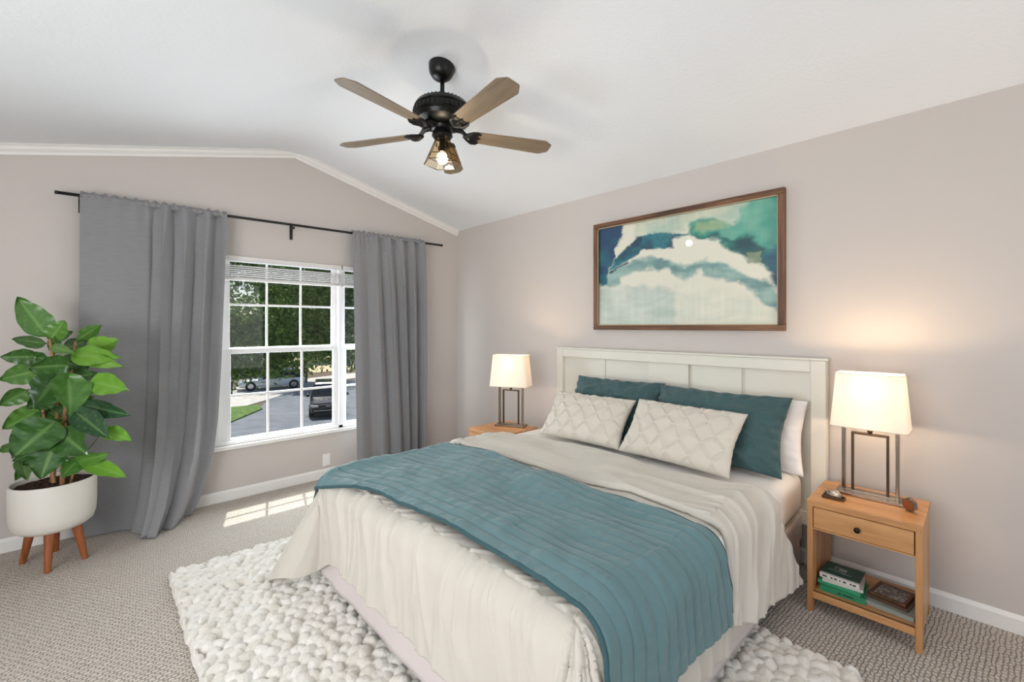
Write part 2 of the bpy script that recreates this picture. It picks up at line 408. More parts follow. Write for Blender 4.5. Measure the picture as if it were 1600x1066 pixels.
def curtain(name, s_to, label):
    nu, nv = 420, 150
    P = np.zeros((nu, nv, 3))
    s, h = np.meshgrid(np.linspace(0, 1, nu), np.linspace(0, 1, nv), indexing='ij')
    X, Y, Z = s_to(s, h)
    P[..., 0], P[..., 1], P[..., 2] = X, Y, Z
    t = empty(name, (float(X[nu // 2, 0]), ROD_Y, 0), 0, label, 'curtain', 'pair of grey curtains')
    P[..., 0] -= t.location[0]; P[..., 1] -= t.location[1]
    grid_mesh('panel', P, M['curtain'], t, solid=.003)
    # gathered rod pocket with its little ruffle
    u = np.linspace(0, 1, nu); k = 10; Q = np.zeros((nu, 2 * k, 3))
    top = P[:, 0, :]
    for j in range(2 * k):
        a = 2 * PI * j / (2 * k)
        Q[:, j, 0] = top[:, 0]; Q[:, j, 1] = .0 + .0155 * math.sin(a) + .004 * np.sin(u * 150 + a)
        Q[:, j, 2] = ROD_Z + .0165 * math.cos(a) + (t.location[0] + top[:, 0] - 1.3) * .0107
    Q = np.concatenate([Q, Q[:, :1]], 1)
    grid_mesh('rod_pocket', Q, M['curtain'], t)
    ru = np.zeros((nu, 4, 3)); gath = .4 + fbm(u * 9, u * 0, 2)
    for j in range(4):
        ru[:, j, 0] = top[:, 0]; ru[:, j, 1] = .004 * np.sin(u * 170 + j) * (j + 1) * .6
        ru[:, j, 2] = ROD_Z + (t.location[0] + top[:, 0] - 1.3) * .0107 + .010 + .006 * j + .007 * (j / 3) * np.sin(u * 97) * gath * 2
    grid_mesh('header_ruffle', ru, M['curtain'], t, solid=.002)
    return t
def left_fn(s, h):
    z = (ROD_Z - .005) * (1 - h) + .006
    hh = np.array([0, .19, .37, .49, .69, .80, .93, 1.0]); xr = np.array([.762, .742, .728, .72, .70, .675, .61, .545])
    XR = np.interp(h, hh, xr); XL_ = -.062 - .01 * h
    fold_w = sstep(.3, .5, s); lo = h ** 2.2
    ph = 2 * PI * (s * 1.2 + 5.2 * np.clip(s - .42, 0, 1) ** 1.0)
    amp = (.012 + .032 * fold_w) * (.55 + .45 * sstep(0, .25, h)) * (1 - .35 * h)
    Yf = amp * np.sin(ph + .5 * h) + .006 * np.sin(s * 60 + 2 * h) * (1 - sstep(0, .12, h)) * (fold_w + .3)
    Yf += .009 * fbm(s * 7, h * 1.6, 2)
    bulge = .30 * np.exp(-((s - .62) / .17) ** 2) + .14 * np.exp(-((s - .85) / .1) ** 2)
    X = XL_ + (XR - XL_) * s + .018 * fold_w * np.sin(2 * ph + .8) * (1 - s) * 2 * sstep(0, .2, h) * (1 - sstep(.9, 1, s))
    X = X - .06 * lo * np.exp(-((s - .75) / .2) ** 2)
    Y = ROD_Y - .004 - .017 * sstep(0, .05, h) - Yf - bulge * lo
    Y = np.minimum(Y, YW - .022)
    z = z + .012 * lo * fbm(s * 6, s * 0 + 2, 2) * (h > .9)
    return X, Y, np.maximum(z, .004)
def right_fn(s, h):
    z = (ROD_Z + .008) * (1 - h) + .006
    XL_ = 1.772 + .012 * h; XR = 2.565 + .01 * np.sin(h * 3) + .02 * h
    ph = 2 * PI * (5.5 * s ** 1.15) + .9 * h * sstep(.25, .8, s)
    sh = .18 * h * np.exp(-((s - .55) / .3) ** 2)
    amp = (.016 + .03 * sstep(.15, .4, s)) * (.5 + .5 * sstep(0, .3, h))
    Y = ROD_Y - .004 - .018 * sstep(0, .05, h) - amp * np.sin(ph) - .012 * fbm(s * 8, h * 2, 2) - .006 * np.sin(s * 110) * (1 - sstep(0, .1, h))
    Y = Y - .05 * h * (1 - s)
    X = XL_ + (XR - XL_) * s + sh * (1 - s) + .014 * np.sin(2 * ph + 1) * sstep(0, .2, h) * s * (1 - s) * 3
    return X, np.minimum(Y, YW - .045), z
curtain('curtain', left_fn, 'long grey curtain panel on the left side of the window behind the plant')
curtain('curtain', right_fn, 'long grey curtain panel on the right side of the window behind the bed')

# ---------------------------------------------------------------- ceiling fan
FX, FY = 1.462, 2.125
fan = empty('ceiling_fan', (FX, FY, cz(FX)), 0, 'black five-blade ceiling fan with brown blades and an amber glass light', 'ceiling fan')
tilt = Matrix.Rotation(math.atan(SL), 4, 'Y')
mb = MB().lathe([(0, .0), (.074, .0), (.077, -.008), (.075, -.02), (.066, -.052), (.048, -.074), (.03, -.082), (0, -.083)], 36); mb.xf(tilt)
mb.build('canopy', M['black'], fan, 2)
MB().tube([(0, 0, -.05), (0, 0, -.215)], .0125, 14).build('downrod', M['black'], fan, True)
MB().lathe([(0, -.185), (.022, -.187), (.024, -.2), (.035, -.207)], 24).build('rod_collar', M['black'], fan, 2)
mb = MB().lathe([(0, -.198), (.07, -.201), (.12, -.212), (.15, -.23), (.160, -.25), (.155, -.256), (.162, -.264), (.162, -.292), (.155, -.30), (.158, -.308), (.148, -.328), (.12, -.342), (.09, -.349), (.0, -.352)], 56)
for k in range(36):
    a = 2 * PI * k / 36
    mb.tube([(.163 * math.cos(a), .163 * math.sin(a), -.266), (.163 * math.cos(a), .163 * math.sin(a), -.290)], .004, 6)
    mb.tube([(.09 * math.cos(a), .09 * math.sin(a), -.204), (.135 * math.cos(a), .135 * math.sin(a), -.2185)], .003, 6)
mb.build('motor_housing', M['black'], fan, 2)
MB().lathe([(0, -.345), (.062, -.345), (.068, -.356), (.062, -.372), (.05, -.378), (.056, -.39), (.06, -.405), (.05, -.418), (.034, -.42), (0, -.42)], 32).build('switch_housing', M['black'], fan, 2)
BZ = -.385
angs = [48, 120, 192, 264, 336]
def blade_mesh():
    mb = MB(); r0, r1, w0, w1, th = .175, .675, .052, .068, .006
    pts = [(r0, -w0 + .012), (r0 + .02, -w0), (r1 - .055, -w1), (r1 - .045, -w1 + .003), (r1 - .004, -w1 + .03), (r1, -w1 + .04), (r1, w1 - .04), (r1 - .004, w1 - .03), (r1 - .045, w1 - .003), (r1 - .055, w1), (r0 + .02, w0), (r0, w0 - .012)]
    mb.prism(pts, -th / 2, th / 2); return mb
def iron_mesh():
    mb = MB()
    mb.tube([(.07, 0, .034), (.115, 0, .026), (.14, 0, .002), (.165, 0, -.010)], [.017, .014, .012, .014], 10)
    for s in (-1, 1):
        mb.tube([(.13, 0, -.004), (.155, s * .024, -.007), (.178, s * .042, -.008), (.205, s * .046, -.007), (.222, s * .038, -.006)], [.012, .012, .012, .010, .005], 8)
        mb.tube([(.15, s * .006, -.007), (.172, s * .022, -.009), (.188, s * .014, -.009)], [.006, .006, .004], 8)
    mb.tube([(.16, 0, -.007), (.20, 0, -.007), (.225, 0, -.006)], [.009, .008, .004], 8)
    mb.box(.155, .212, -.045, .045, -.0065, -.0035)
    return mb
bm_ = blade_mesh(); im_ = iron_mesh(); b0 = i0 = None
for k, a in enumerate(angs):
    Mx = Matrix.Rotation(R(a), 4, 'Z') @ Matrix.Translation((0, 0, BZ)) @ Matrix.Rotation(R(-11), 4, 'X')
    if k == 0:
        b0 = bm_.build('blade', M['blade'], fan, bevel=.002); i0 = im_.build('blade_iron', M['black'], fan, 2); b, i = b0, i0
        b0['label'] = 'brown wood blade'
    else:
        b = b0.copy(); i = i0.copy(); COL.objects.link(b); COL.objects.link(i); b.parent = fan; i.parent = fan
    b.matrix_local = Mx; i.matrix_local = Mx
# light kit: hexagonal leaded glass shade
kit = MB().lathe([(0, -.4), (.03, -.402), (.034, -.415), (.022, -.425), (0, -.426)], 24).build('light_fitter', M['black'], fan, 2)
def hexp(r, z, o=R(12)): return [Vector((r * math.cos(o + k * PI / 3), r * math.sin(o + k * PI / 3), z)) for k in range(6)]
h1, h2, h3 = hexp(.036, -.415), hexp(.088, -.525), hexp(.107, -.565)
mb = MB(); fm = MB()
for a, b in ((h1, h2), (h2, h3)):
    mb.add(a + b, [(k, (k + 1) % 6, 6 + (k + 1) % 6, 6 + k) for k in range(6)])
    for k in range(6):
        fm.tube([a[k], b[k]], .0022, 6); fm.tube([b[k], b[(k + 1) % 6]], .0022, 6)
for k in range(6): fm.tube([h1[k], h1[(k + 1) % 6]], .003, 6)
mb.build('glass_shade', M['amber_glass'], fan)['label'] = 'hexagonal amber glass light shade'
fm.build('shade_came', M['brass'], fan)
MB().lathe([(0, -.566), (.014, -.563), (.028, -.552), (.034, -.533), (.030, -.514), (.018, -.5), (.014, -.492)], 24).build('bulb', M['fan_bulb'], fan, True)
MB().lathe([(0, -.42), (.017, -.42), (.018, -.475), (.015, -.495), (0, -.495)], 20).build('socket', M['black'], fan, 2)
MB().tube([(-.05, -.02, -.37), (-.053, -.022, -.4), (-.056, -.024, -.47)], .0013, 6).tube([(-.056, -.024, -.47), (-.056, -.024, -.49)], .004, 8).build('pull_chain', M['brass'], fan)
light('fan_light', 'POINT', (FX, FY, cz(FX) - .61), 3, (1, .95, .88), shadow_soft_size=.03, specular_factor=0.0)

# ---------------------------------------------------------------- bed
BY0, BY1 = .69, 2.50
bed = empty('bed', (2.0, 1.6, 0), 0, 'white wooden bed with a tall panelled headboard against the right wall', 'bed')
bx = lambda mb: mb.xf(Matrix.Translation((-2.0, -1.6, 0)))
HT = 1.205
mb = MB().box(2.985, 3.05, .585, .66, 0, HT).box(2.985, 3.05, 2.50, 2.57, 0, HT).box(2.985, 3.05, .66, 2.50, HT - .07, HT).box(2.985, 3.05, .66, 2.5, .25, .33)
bx(mb).build('headboard_frame', M['bed_white'], bed, bevel=.004)
bx(MB().box(2.975, 3.055, .575, 2.58, HT, HT + .012)).build('headboard_cap', M['bed_white'], bed, bevel=.003)
for (ya, yb, xo) in ((.66, 1.02, 3.022), (1.04, 1.365, 3.018), (1.385, 1.69, 3.005), (1.69, 2.08, 3.022), (2.08, 2.5, 3.015)):
    bx(MB().box(xo, 3.045, ya, yb, .33, HT - .07)).build('headboard_panel', M['bed_white'], bed, bevel=.003)
for ya in (1.02, 1.365):
    bx(MB().box(3.034, 3.045, ya, ya + .02, .33, HT - .07)).build('headboard_groove', M['bed_white'], bed)
for y in (.70, 2.45):
    bx(MB().box(.95, 2.985, y, y + .03, .17, .31)).build('side_rail', M['bed_white'], bed, bevel=.004)
bx(MB().box(.92, .95, .70, 2.48, .17, .31)).build('foot_rail', M['bed_white'], bed, bevel=.004)
for x, y in ((.93, .71), (.93, 2.42), (2.0, 1.57)):
    bx(MB().box(x, x + .06, y, y + .06, .034 if x < 2.3 else 0, .17)).build('leg', M['bed_white'], bed)
# mattress as a superellipsoid-edged slab
def slab(name, x0, x1, y0, y1, z0, z1, r, mat, label, cat, n=60, wr=.004):
    me_b = bmesh.new(); bmesh.ops.create_cube(me_b, size=1)
    for v in me_b.verts: v.co = Vector(((x0 + x1) / 2 + v.co.x * (x1 - x0), (y0 + y1) / 2 + v.co.y * (y1 - y0), (z0 + z1) / 2 + v.co.z * (z1 - z0)))
    bmesh.ops.bevel(me_b, geom=list(me_b.edges), offset=r, segments=6, affect='EDGES', profile=.5)
    me = bpy.data.meshes.new(name); me_b.to_mesh(me); me_b.free()
    o = link(name, me, mat, None, True); return tag(o, label, cat)
slab('mattress', .93, 2.98, BY0, BY1, .312, .57, .07, M['sheet'], 'thick mattress in a white fitted sheet on the bed', 'mattress')

def drape(u, v, z, off=0., x0=.90, y0=.70, y1=2.49, r=.075, flare=.10, fold=.02, wr=.006, seed=0, streak=7, corner=.3, lean_k=.35):
    """flat cloth coordinates (u along the bed, v across) -> draped over top, foot and both sides"""
    x0, y0, y1 = x0 - off, y0 - off, y1 + off; z = z + off; r = r + off
    cx = np.maximum(u, x0 + r); cy = np.clip(v, y0 + r, y1 - r)
    ox, oy = u - cx, v - cy; d = np.hypot(ox, oy); dn = np.where(d < 1e-9, 1, d); nx, ny = ox / dn, oy / dn
    L = r * PI / 2; a = np.clip(d / r, 0, PI / 2); hang = np.maximum(d - L, 0)
    isc = np.sqrt(np.abs(nx * ny) * 2)
    fl = flare + corner * isc
    s = cx * 1.0 + nx * .25 + cy * 1.0 - ny * .25 + seed * 3.7
    ed = np.maximum(x0 + r - u, np.maximum(y0 + r - v, v - (y1 - r)))      # how far past the edge
    q = sstep(0, .3, hang); q2 = sstep(-.20, .10, ed)
    lean = s + lean_k * np.maximum(ed, -.2)
    wp = .05 * vnoise(lean * 4, ed * 4 + seed, 1)
    f1 = ridge(lean * 4.2 + wp, hang * 1.1 + seed, 1)
    c1 = np.maximum(0, ridge((lean + wp) * streak, ed * 1.1 + 5 + seed, 2)) ** 2
    c2 = np.maximum(0, ridge((lean * 1.0 + wp * .7 - .25 * ed) * streak * 2.1, ed * 1.7 + 9 + seed, 3)) ** 2
    crease = (c1 * 1.3 + c2 * .9)
    disp = fold * q * f1 * .55 + wr * 1.5 * q2 * crease
    h = r * np.sin(a) + hang * fl + disp * sstep(0, .08, d)
    dz = r * (1 - np.cos(a)) + hang * np.sqrt(np.maximum(.2, 1 - fl * fl))
    # gentle rumples on the top
    top = 1 - sstep(0, .08, d)
    rum = .008 * (1.6 * fbm(u * 3.1, v * 2.0, 3, 0) + .55 * np.maximum(0, ridge(u * 5 + .8 * vnoise(u * 1.2, v * 1.2, 3), v * 1.3, 3) - .2))      # the same for every layer
    X = cx + nx * h; Y = cy + ny * h; Z = z - dz + rum * (.3 + .7 * top) * 3.0 + wr * 1.5 * q2 * crease * (1 - sstep(0, .1, d))
    return X, Y, np.maximum(Z, .042)
def sheet(name, umin, umax, vmin, vmax, nu, nv, mat, parent=None, solid=.006, post=None, **k):
    a, b = np.meshgrid(np.linspace(0, 1, nu), np.linspace(0, 1, nv), indexing='ij')
    V = vmin(a) + (vmax(a) - vmin(a)) * b
    U = umin(V) + (umax(V) - umin(V)) * a
    X, Y, Z = drape(U, V, **k)
    if post: X, Y, Z = post(a, b, U, V, X, Y, Z)
    o = grid_mesh(name, np.stack([X, Y, Z], -1), mat, parent, solid=solid, offset=0)
    return o
C_ = lambda c: (lambda x: c + 0 * x)
dv = empty('duvet', (1.6, 1.6, .58), 0, 'cream duvet draped over the bed and folded back below the pillows', 'duvet')
def local(o, e): o.matrix_parent_inverse = Matrix.Translation(e.location).inverted(); return o
o = sheet('duvet_body', lambda v: .90 - .345 - .13 * sstep(2.2, 2.5, v), C_(2.28), lambda a: .70 - .40 + .0 * a, C_(2.49 + .38), 380, 460, M['duvet'], None, .012, z=.578, fold=.018, wr=.008, flare=.06, corner=.46)
o.parent = dv; local(o, dv)
# folded-back part: lies on the body and hangs lower at the side
def uF(v): return 1.86 - .45 * np.clip(.72 - v, 0, .5) - .10 * sstep(1.9, 2.6, v) + .02 * np.sin(v * 5)
def uH(v): return 2.33 + .03 * np.sin(v * 3.2) + .42 * np.clip(.74 - v, 0, 1) - .25 * sstep(2.0, 2.75, v)
def fold_post(a, b, U, V, X, Y, Z):
    e = 1 - sstep(0, .035, a)               # rounded edge towards the foot
    e2 = 1 - sstep(0, .05, 1 - a)
    top = sstep(.55, .8, V)
    Z = Z + .016 * top * (1 - e) * (1 - .5 * e2) + 0
    Y = Y - .014 * (1 - top) * (1 - e)
    return X, Y, Z
o = sheet('folded_edge', uF, uH, lambda a: .70 - .29 - .17 * a ** .8, C_(2.49 + .30), 240, 400, M['duvet'], None, .014, fold_post, z=.578, off=.016, fold=.024, wr=.009, flare=.13, seed=2, lean_k=.8)
o.parent = dv; local(o, dv)

# quilted teal throw with stitched channels and a bound edge
th = empty('throw_blanket', (1.35, 1.6, .6), 0, 'teal quilted throw laid across the foot of the bed', 'throw')
def tF(v): return .99 + .03 * np.sin((v - .7) * 2.2) - .13 * sstep(1.9, 2.5, v) - .02 * sstep(.8, .5, v) + .0 * v
def tB(v): return 1.75 - .07 * sstep(2.1, 2.6, v) + .01 * np.sin(v * 4) - .0 * v
NCH = 13
def quilt_post(a, b, U, V, X, Y, Z):
    g = np.abs(np.sin(PI * a * NCH)); puff = .0085 * (g ** .4) 
    edg = np.exp(-a / .05) + np.exp(-(1 - a) / .05)
    puff = puff + (.0035 + .004 * edg) * vnoise(a * NCH * 1.5, V * 30, 2) * g
    puff = puff + .014 * np.maximum(0, fbm(U * 5, V * 7, 3, 3)) 
    d = sstep(.74, .68, V)
    return X, Y - puff * d, Z + puff * (1 - d)
VT0 = lambda a: .70 - .30 - .03 * a + .03 * np.sin(a * 2.5)
o = sheet('quilt', tF, tB, VT0, C_(2.49 + .12), 260, 520, M['throw'], None, .007, quilt_post, z=.578, off=.030, fold=.010, wr=.004, flare=.10, seed=4, streak=5)
o.parent = th; local(o, th)
pts_edge = []
def edge_pts(us, vs):
    X, Y, Z = drape(us, vs, z=.578, off=.032, fold=.010, wr=.004, flare=.10, seed=4, streak=5); return list(zip(X, Y, Z))
aa = np.linspace(0, 1, 200)
mb = MB()
for fu in (tF, tB):
    vs = .42 + (2.60 - .42) * aa; mb.tube(edge_pts(fu(vs), vs), .008, 8)
a1 = np.linspace(0, 1, 60); vs = VT0(a1); mb.tube(edge_pts(tF(vs) + (tB(vs) - tF(vs)) * a1, vs), .008, 8)
o = mb.build('binding', M['throw_edge'], None, True); o.parent = th; local(o, th)

# bed skirt
path = [(2.9, .735), (.94, .735), (.905, .76), (.905, 2.44), (.94, 2.475), (2.9, 2.475)]
P = []
pl = []
for (xa, ya), (xb, yb) in zip(path[:-1], path[1:]):
    n = max(2, int(math.hypot(xb - xa, yb - ya) / .012))
    for i in range(n): pl.append((xa + (xb - xa) * i / n, ya + (yb - ya) * i / n, yb - ya, xb - xa))
A = np.array(pl); s = np.arange(len(A)) * .012; nz_ = np.stack([-A[:, 2], A[:, 3]], 1); nz_ /= np.linalg.norm(nz_, axis=1)[:, None]
Pk = np.zeros((len(A), 12, 3))
for j in range(12):
    h = j / 11; off_ = (.003 + .012 * h) * vnoise(s * 7, s * 0 + h * .6, 1) + .012 * h
    Pk[:, j, 0] = A[:, 0] + nz_[:, 0] * off_; Pk[:, j, 1] = A[:, 1] + nz_[:, 1] * off_; Pk[:, j, 2] = .312 - (.312 - .062) * h
Pk[..., 1] = np.where(Pk[..., 1] < 1.5, Pk[..., 1] - .04, Pk[..., 1] + .01)
tag(grid_mesh('bed_skirt', Pk, M['skirt'], None, solid=.003), 'pale pinkish bed skirt hanging from the bed down to the rug', 'bed skirt')

# ---------------------------------------------------------------- pillows
def pillow(name, c, w, h, th, tilt, yaw, mat, label, cat, group=None, pattern=None, roll=0, seed=0, pinch=.07, wr=.006, flange=0):
    n = 120
    u, v = np.meshgrid(np.linspace(-1, 1, n), np.linspace(-1, 1, n), indexing='ij')
    sides = []
    for sd in (1, -1):
        x = w / 2 * u * (1 - pinch * (1 - np.abs(v) ** 1.6)); y = h / 2 * v * (1 - pinch * .8 * (1 - np.abs(u) ** 1.6))
        pf = np.clip(1 - np.abs(u) ** 2.4, 0, 1) ** .5 * np.clip(1 - np.abs(v) ** 2.4, 0, 1) ** .5
        z = sd * th / 2 * pf
        edge = np.clip(1 - np.maximum(np.abs(u), np.abs(v)), 0, 1)
        z = z + sd * wr * pf ** .5 * (fbm(u * 2.3 + seed, v * 2.3 + sd, 3) * 1.6 + .7 * np.maximum(0, ridge((u + v * .4) * 3 + seed, v * 1.1, 2) - .2))
        # gathers running in from the corners and edges
        ang = np.arctan2(v, u)
        z = z + sd * wr * .7 * np.sin(ang * 26 + seed) * np.exp(-edge * 9) * pf ** .4
        if pattern == 'diamond' and sd == 1:
            k = 2.35; p1 = (u * w + v * h * .9) * k / .62 + .22 * vnoise(u * 3, v * 3, 1); p2 = (u * w - v * h * .9) * k / .62 + .22 * vnoise(u * 3 + 9, v * 3, 2)
            def line(p): f = np.abs(p - np.round(p)); return np.exp(-(f / .06) ** 2)
            tuft = np.exp(-((np.abs(p1 - np.round(p1)) ** 2 + np.abs(p2 - np.round(p2)) ** 2)) / .02)
            z = z + (.015 * np.maximum(line(p1), line(p2)) - .014 * tuft) * sstep(.0, .12, edge)
        sides.append(np.stack([x, y, z], -1))
    P = np.concatenate([sides[0].reshape(-1, 3), sides[1].reshape(-1, 3)])
    idx = np.arange(n * n).reshape(n, n); q = lambda I: np.stack([I[:-1, :-1].ravel(), I[1:, :-1].ravel(), I[1:, 1:].ravel(), I[:-1, 1:].ravel()], 1)
    F = np.concatenate([q(idx), q(idx + n * n)[:, ::-1]])
    me = bpy.data.meshes.new(name); me.from_pydata(P.tolist(), [], F.tolist())
    b = bmesh.new(); b.from_mesh(me); bmesh.ops.remove_doubles(b, verts=b.verts, dist=.0004); b.to_mesh(me); b.free()
    o = link(name, me, mat, None, True)
    # local x = along the headboard, local y = up the pillow, local z = towards the foot of the bed
    base = Matrix(((0, 0, -1, 0), (-1, 0, 0, 0), (0, 1, 0, 0), (0, 0, 0, 1)))
    o.matrix_world = Matrix.Translation(c) @ Matrix.Rotation(yaw, 4, 'Z') @ Matrix.Rotation(tilt, 4, 'Y') @ base @ Matrix.Rotation(roll, 4, 'Z')
    return tag(o, label, cat, group)
pillow('pillow', (2.90, 1.02, .77), .72, .42, .13, R(14), 0, M['pillow'], 'plain white sleeping pillow behind the right-hand teal one', 'pillow', None, None, seed=3)
pillow('pillow', (2.79, 1.87, .795), .74, .46, .15, R(27), R(2), M['sham'], 'teal pillow at the left side of the headboard', 'pillow', 'teal pillows', None, seed=5, pinch=.08, wr=.026)
pillow('pillow', (2.76, 1.115, .79), .80, .46, .17, R(26), R(0), M['sham'], 'teal pillow at the right side of the headboard', 'pillow', 'teal pillows', None, seed=8, pinch=.08, wr=.026)
pillow('lumbar_pillow', (2.56, 1.93, .745), .66, .38, .17, R(40), R(4), M['cream'], 'cream diamond-tufted lumbar pillow on the left', 'pillow', 'cream lumbar pillows', 'diamond', seed=1)
pillow('lumbar_pillow', (2.55, 1.235, .755), .70, .39, .17, R(38), R(-3), M['cream'], 'cream diamond-tufted lumbar pillow on the right', 'pillow', 'cream lumbar pillows', 'diamond', seed=2)

# ---------------------------------------------------------------- nightstands
def nightstand(loc, rz, label, H=.545, W=.42, D=.40):
    """local: x from front (0) to back (D), y from right (0) to left (W)"""
    t = empty('nightstand', loc, rz, label, 'nightstand', 'matching maple nightstands')
    def panel(y0, y1):
        mb = MB(); T = .028
        # side panel with the feet cut out below: slightly splayed
        pts = [(0, 0), (.026, 0), (.045, .07), (D - .045, .07), (D - .022, 0), (D, 0), (D - .004, H - T), (.004, H - T)]
        mb.prism(pts, y0, y1, 'y'); return mb
    panel(0, .024).build('side_panel', M['maple_z'], t, bevel=.002)
    panel(W - .024, W).build('side_panel', M['maple_z'], t, bevel=.002)
    MB().box(0, D, -.002, W + .002, H - .028, H).build('top', M['maple'], t, bevel=.0025)
    MB().box(.012, D - .02, .024, W - .024, .078, .098).box(.004, .024, .024, W - .024, .066, .098).build('shelf', M['maple'], t, bevel=.002)
    MB().box(.006, .02, .024, W - .024, .405, .412).box(D - .03, D - .015, .024, W - .024, .405, H - .03).box(.02, D - .03, .024, W - .024, .405, .412).build('drawer_frame', M['maple'], t)
    dr = MB().box(.0, .018, .0275, W - .0275, .4155, H - .031).box(.018, D - .05, .04, W - .04, .42, H - .04).build('drawer', M['maple'], t, bevel=.0015)
    MB().lathe([(0, .030), (.008, .0295), (.0125, .024), (.0125, .018), (.008, .012), (.005, .006), (.0065, 0)], 20).xf(Matrix.Translation((0, W / 2 + .01, .463)) @ Matrix.Rotation(R(-90), 4, 'Y')).build('knob', M['knob'], dr, True)
    return t
nightstand((2.56, .16, 0), 0, 'maple nightstand with books on its shelf at the right of the bed')
nightstand((2.34, 2.60, 0), 0, 'maple nightstand in the far corner behind the bed', H=.53, W=.41, D=.44)

# ---------------------------------------------------------------- lamps
def rrect(w, d, r, n=6):
    pts = []
    for cx, cy, a0 in ((w / 2 - r, d / 2 - r, 0), (-w / 2 + r, d / 2 - r, 90), (-w / 2 + r, -d / 2 + r, 180), (w / 2 - r, -d / 2 + r, 270)):
        for i in range(n + 1):
            a = R(a0 + 90 * i / n); pts.append((cx + r * math.cos(a), cy + r * math.sin(a)))
    return pts
def table_lamp(loc, rz, label, sw=1.0, power=6):
    """local: x = width of the lamp"""
    t = empty('table_lamp', loc, rz, label, 'lamp', 'metal frame table lamps')
    MB().box(-.135, .135, -.055, .055, 0, .016).build('base', M['nickel'], t, bevel=.003)
    def rect_frame(w, z0, z1, bar, dep, mat, name):
        mb = MB(); mb.box(-w, -w + bar, -dep, dep, z0, z1).box(w - bar, w, -dep, dep, z0, z1).box(-w + bar, w - bar, -dep, dep, z1 - bar, z1).box(-w + bar, w - bar, -dep, dep, z0, z0 + bar * .6)
        return mb.build(name, mat, t, bevel=.0015)
    rect_frame(.112, .016, .355, .013, .02, M['nickel'], 'outer_frame')
    rect_frame(.074, .016, .318, .010, .012, M['bronze'], 'inner_frame')
    MB().lathe([(0, .0), (.008, 0), (.012, .012), (.008, .024), (0, .026)], 16, (0, 0, .318)).tube([(0, 0, .34), (0, 0, .44)], .005, 8).build('stem', M['bronze'], t, True)
    MB().lathe([(0, 0), (.014, 0), (.016, .03), (.012, .04), (0, .04)], 16, (0, 0, .43)).build('socket', M['bronze'], t, True)
    for bz, sg in ((.468, 1), (.432, -1)):
        MB().lathe([(.011, 0), (.014, sg * .012), (.024, sg * .03), (.027, sg * .045), (.023, sg * .062), (.013, sg * .072), (0, sg * .074)], 20, (0, 0, bz)).build('bulb', M['bulb'], t, True)
    z0, z1 = .352, .618
    a = rrect(.305 * sw, .19, .03); b = rrect(.262 * sw, .155, .026); n = len(a); mb = MB()
    mb.add([(x, y, z0) for x, y in a] + [(x, y, z1) for x, y in b], [(i, (i + 1) % n, n + (i + 1) % n, n + i) for i in range(n)])
    sh = mb.build('lamp_shade', M['shade'], t, True)
    for pts, z in ((a, z0), (b, z1)):
        L_ = [(x, y, z) for x, y in pts]; MB().tube(L_ + [L_[0]], .0024, 6, False).build('rim', M['shade_trim'], sh)
    sp = MB()
    for sx in (-1, 1): sp.tube([(0, 0, .575), (sx * .13 * sw, 0, .605)], .0016, 6)
    sp.tube([(0, 0, .47), (.034, 0, .50), (.034, 0, .55), (0, 0, .577)], .0015, 6).tube([(0, 0, .47), (-.034, 0, .50), (-.034, 0, .55), (0, 0, .577)], .0015, 6)
    sp.build('harp', M['brass'], t)
    for dz, f_ in ((.55, .36), (.378, .72)):
        d = light('lamp_glow', 'POINT', (0, 0, 0), power * f_, (1, .72, .44), shadow_soft_size=.03)
        d.location = Vector(loc) + Vector((0, 0, dz))
    return t
table_lamp((2.82, .370, .545), R(90), 'lit lamp with a cream shade on the right-hand nightstand', 1.0, 21)
table_lamp((2.645, 2.80, .53), R(117), 'lit lamp with a cream shade in the corner left of the headboard', 1.13, 14)

# ---------------------------------------------------------------- small things on the right nightstand
t = empty('trinket_tray', (2.70, .505, .545), R(90), 'small dark tray with a curled silver ornament at the foot of the lamp', 'ornament')
MB().box(-.045, .045, -.024, .024, 0, .008).box(-.045, .045, -.024, -.02, .008, .014).box(-.045, .045, .02, .024, .008, .014).box(-.045, -.041, -.02, .02, .008, .014).box(.041, .045, -.02, .02, .008, .014).build('tray', M['bronze'], t, bevel=.001)
t.location = (2.665, .49, .545)
mb = MB()
sv = simple('silver_ornament', (176, 164, 152), .3, 90, .4, .35, Metallic=.8)
mb.tube([(-.034, 0, .018), (-.022, .004, .026), (-.008, -.003, .03), (.008, .003, .029), (.02, -.002, .025), (.032, 0, .018)], [.006, .012, .0145, .014, .011, .005], 12)
mb.tube([(-.03, .012, .016), (-.012, .016, .022), (.012, .014, .022), (.028, .008, .016)], [.004, .008, .008, .004], 10)
mb.tube([(.03, 0, .02), (.036, .004, .034), (.034, .006, .045)], [.005, .004, .002], 8)
mb.build('silver_figure', sv, t, True)
t = empty('trinket_box', (2.745, .212, .545), R(68), 'small hexagonal carved box beside the lamp base', 'box')
cb = Mat('carved_copper', srgb(112, 76, 58), .45); cb.b.inputs['Metallic'].default_value = .3
cb.ramp(cb.voro(150, None, 'DISTANCE_TO_EDGE'), [(.0, srgb(60, 36, 26)), (.25, srgb(158, 140, 128))]); cb.bump(cb.voro(150), .6, .002)
hx = [(.023 * math.cos(R(30 + 60 * k)) * 1.2, .034 + .034 * math.sin(R(30 + 60 * k))) for k in range(6)]
mb = MB().prism(hx, -.012, .012, 'y'); mb.v = [(x, y + (z - .002) * .25, z - .002) for x, y, z in mb.v]
mb.build('body', cb.m, t, bevel=.002)
mb = MB().prism([(x * .8, .03 + (z - .03) * .8) for x, z in hx], .012, .015, 'y'); mb.v = [(x, y + (z - .002) * .25, z - .002) for x, y, z in mb.v]
mb.build('rim', M['leg_wood'], t)

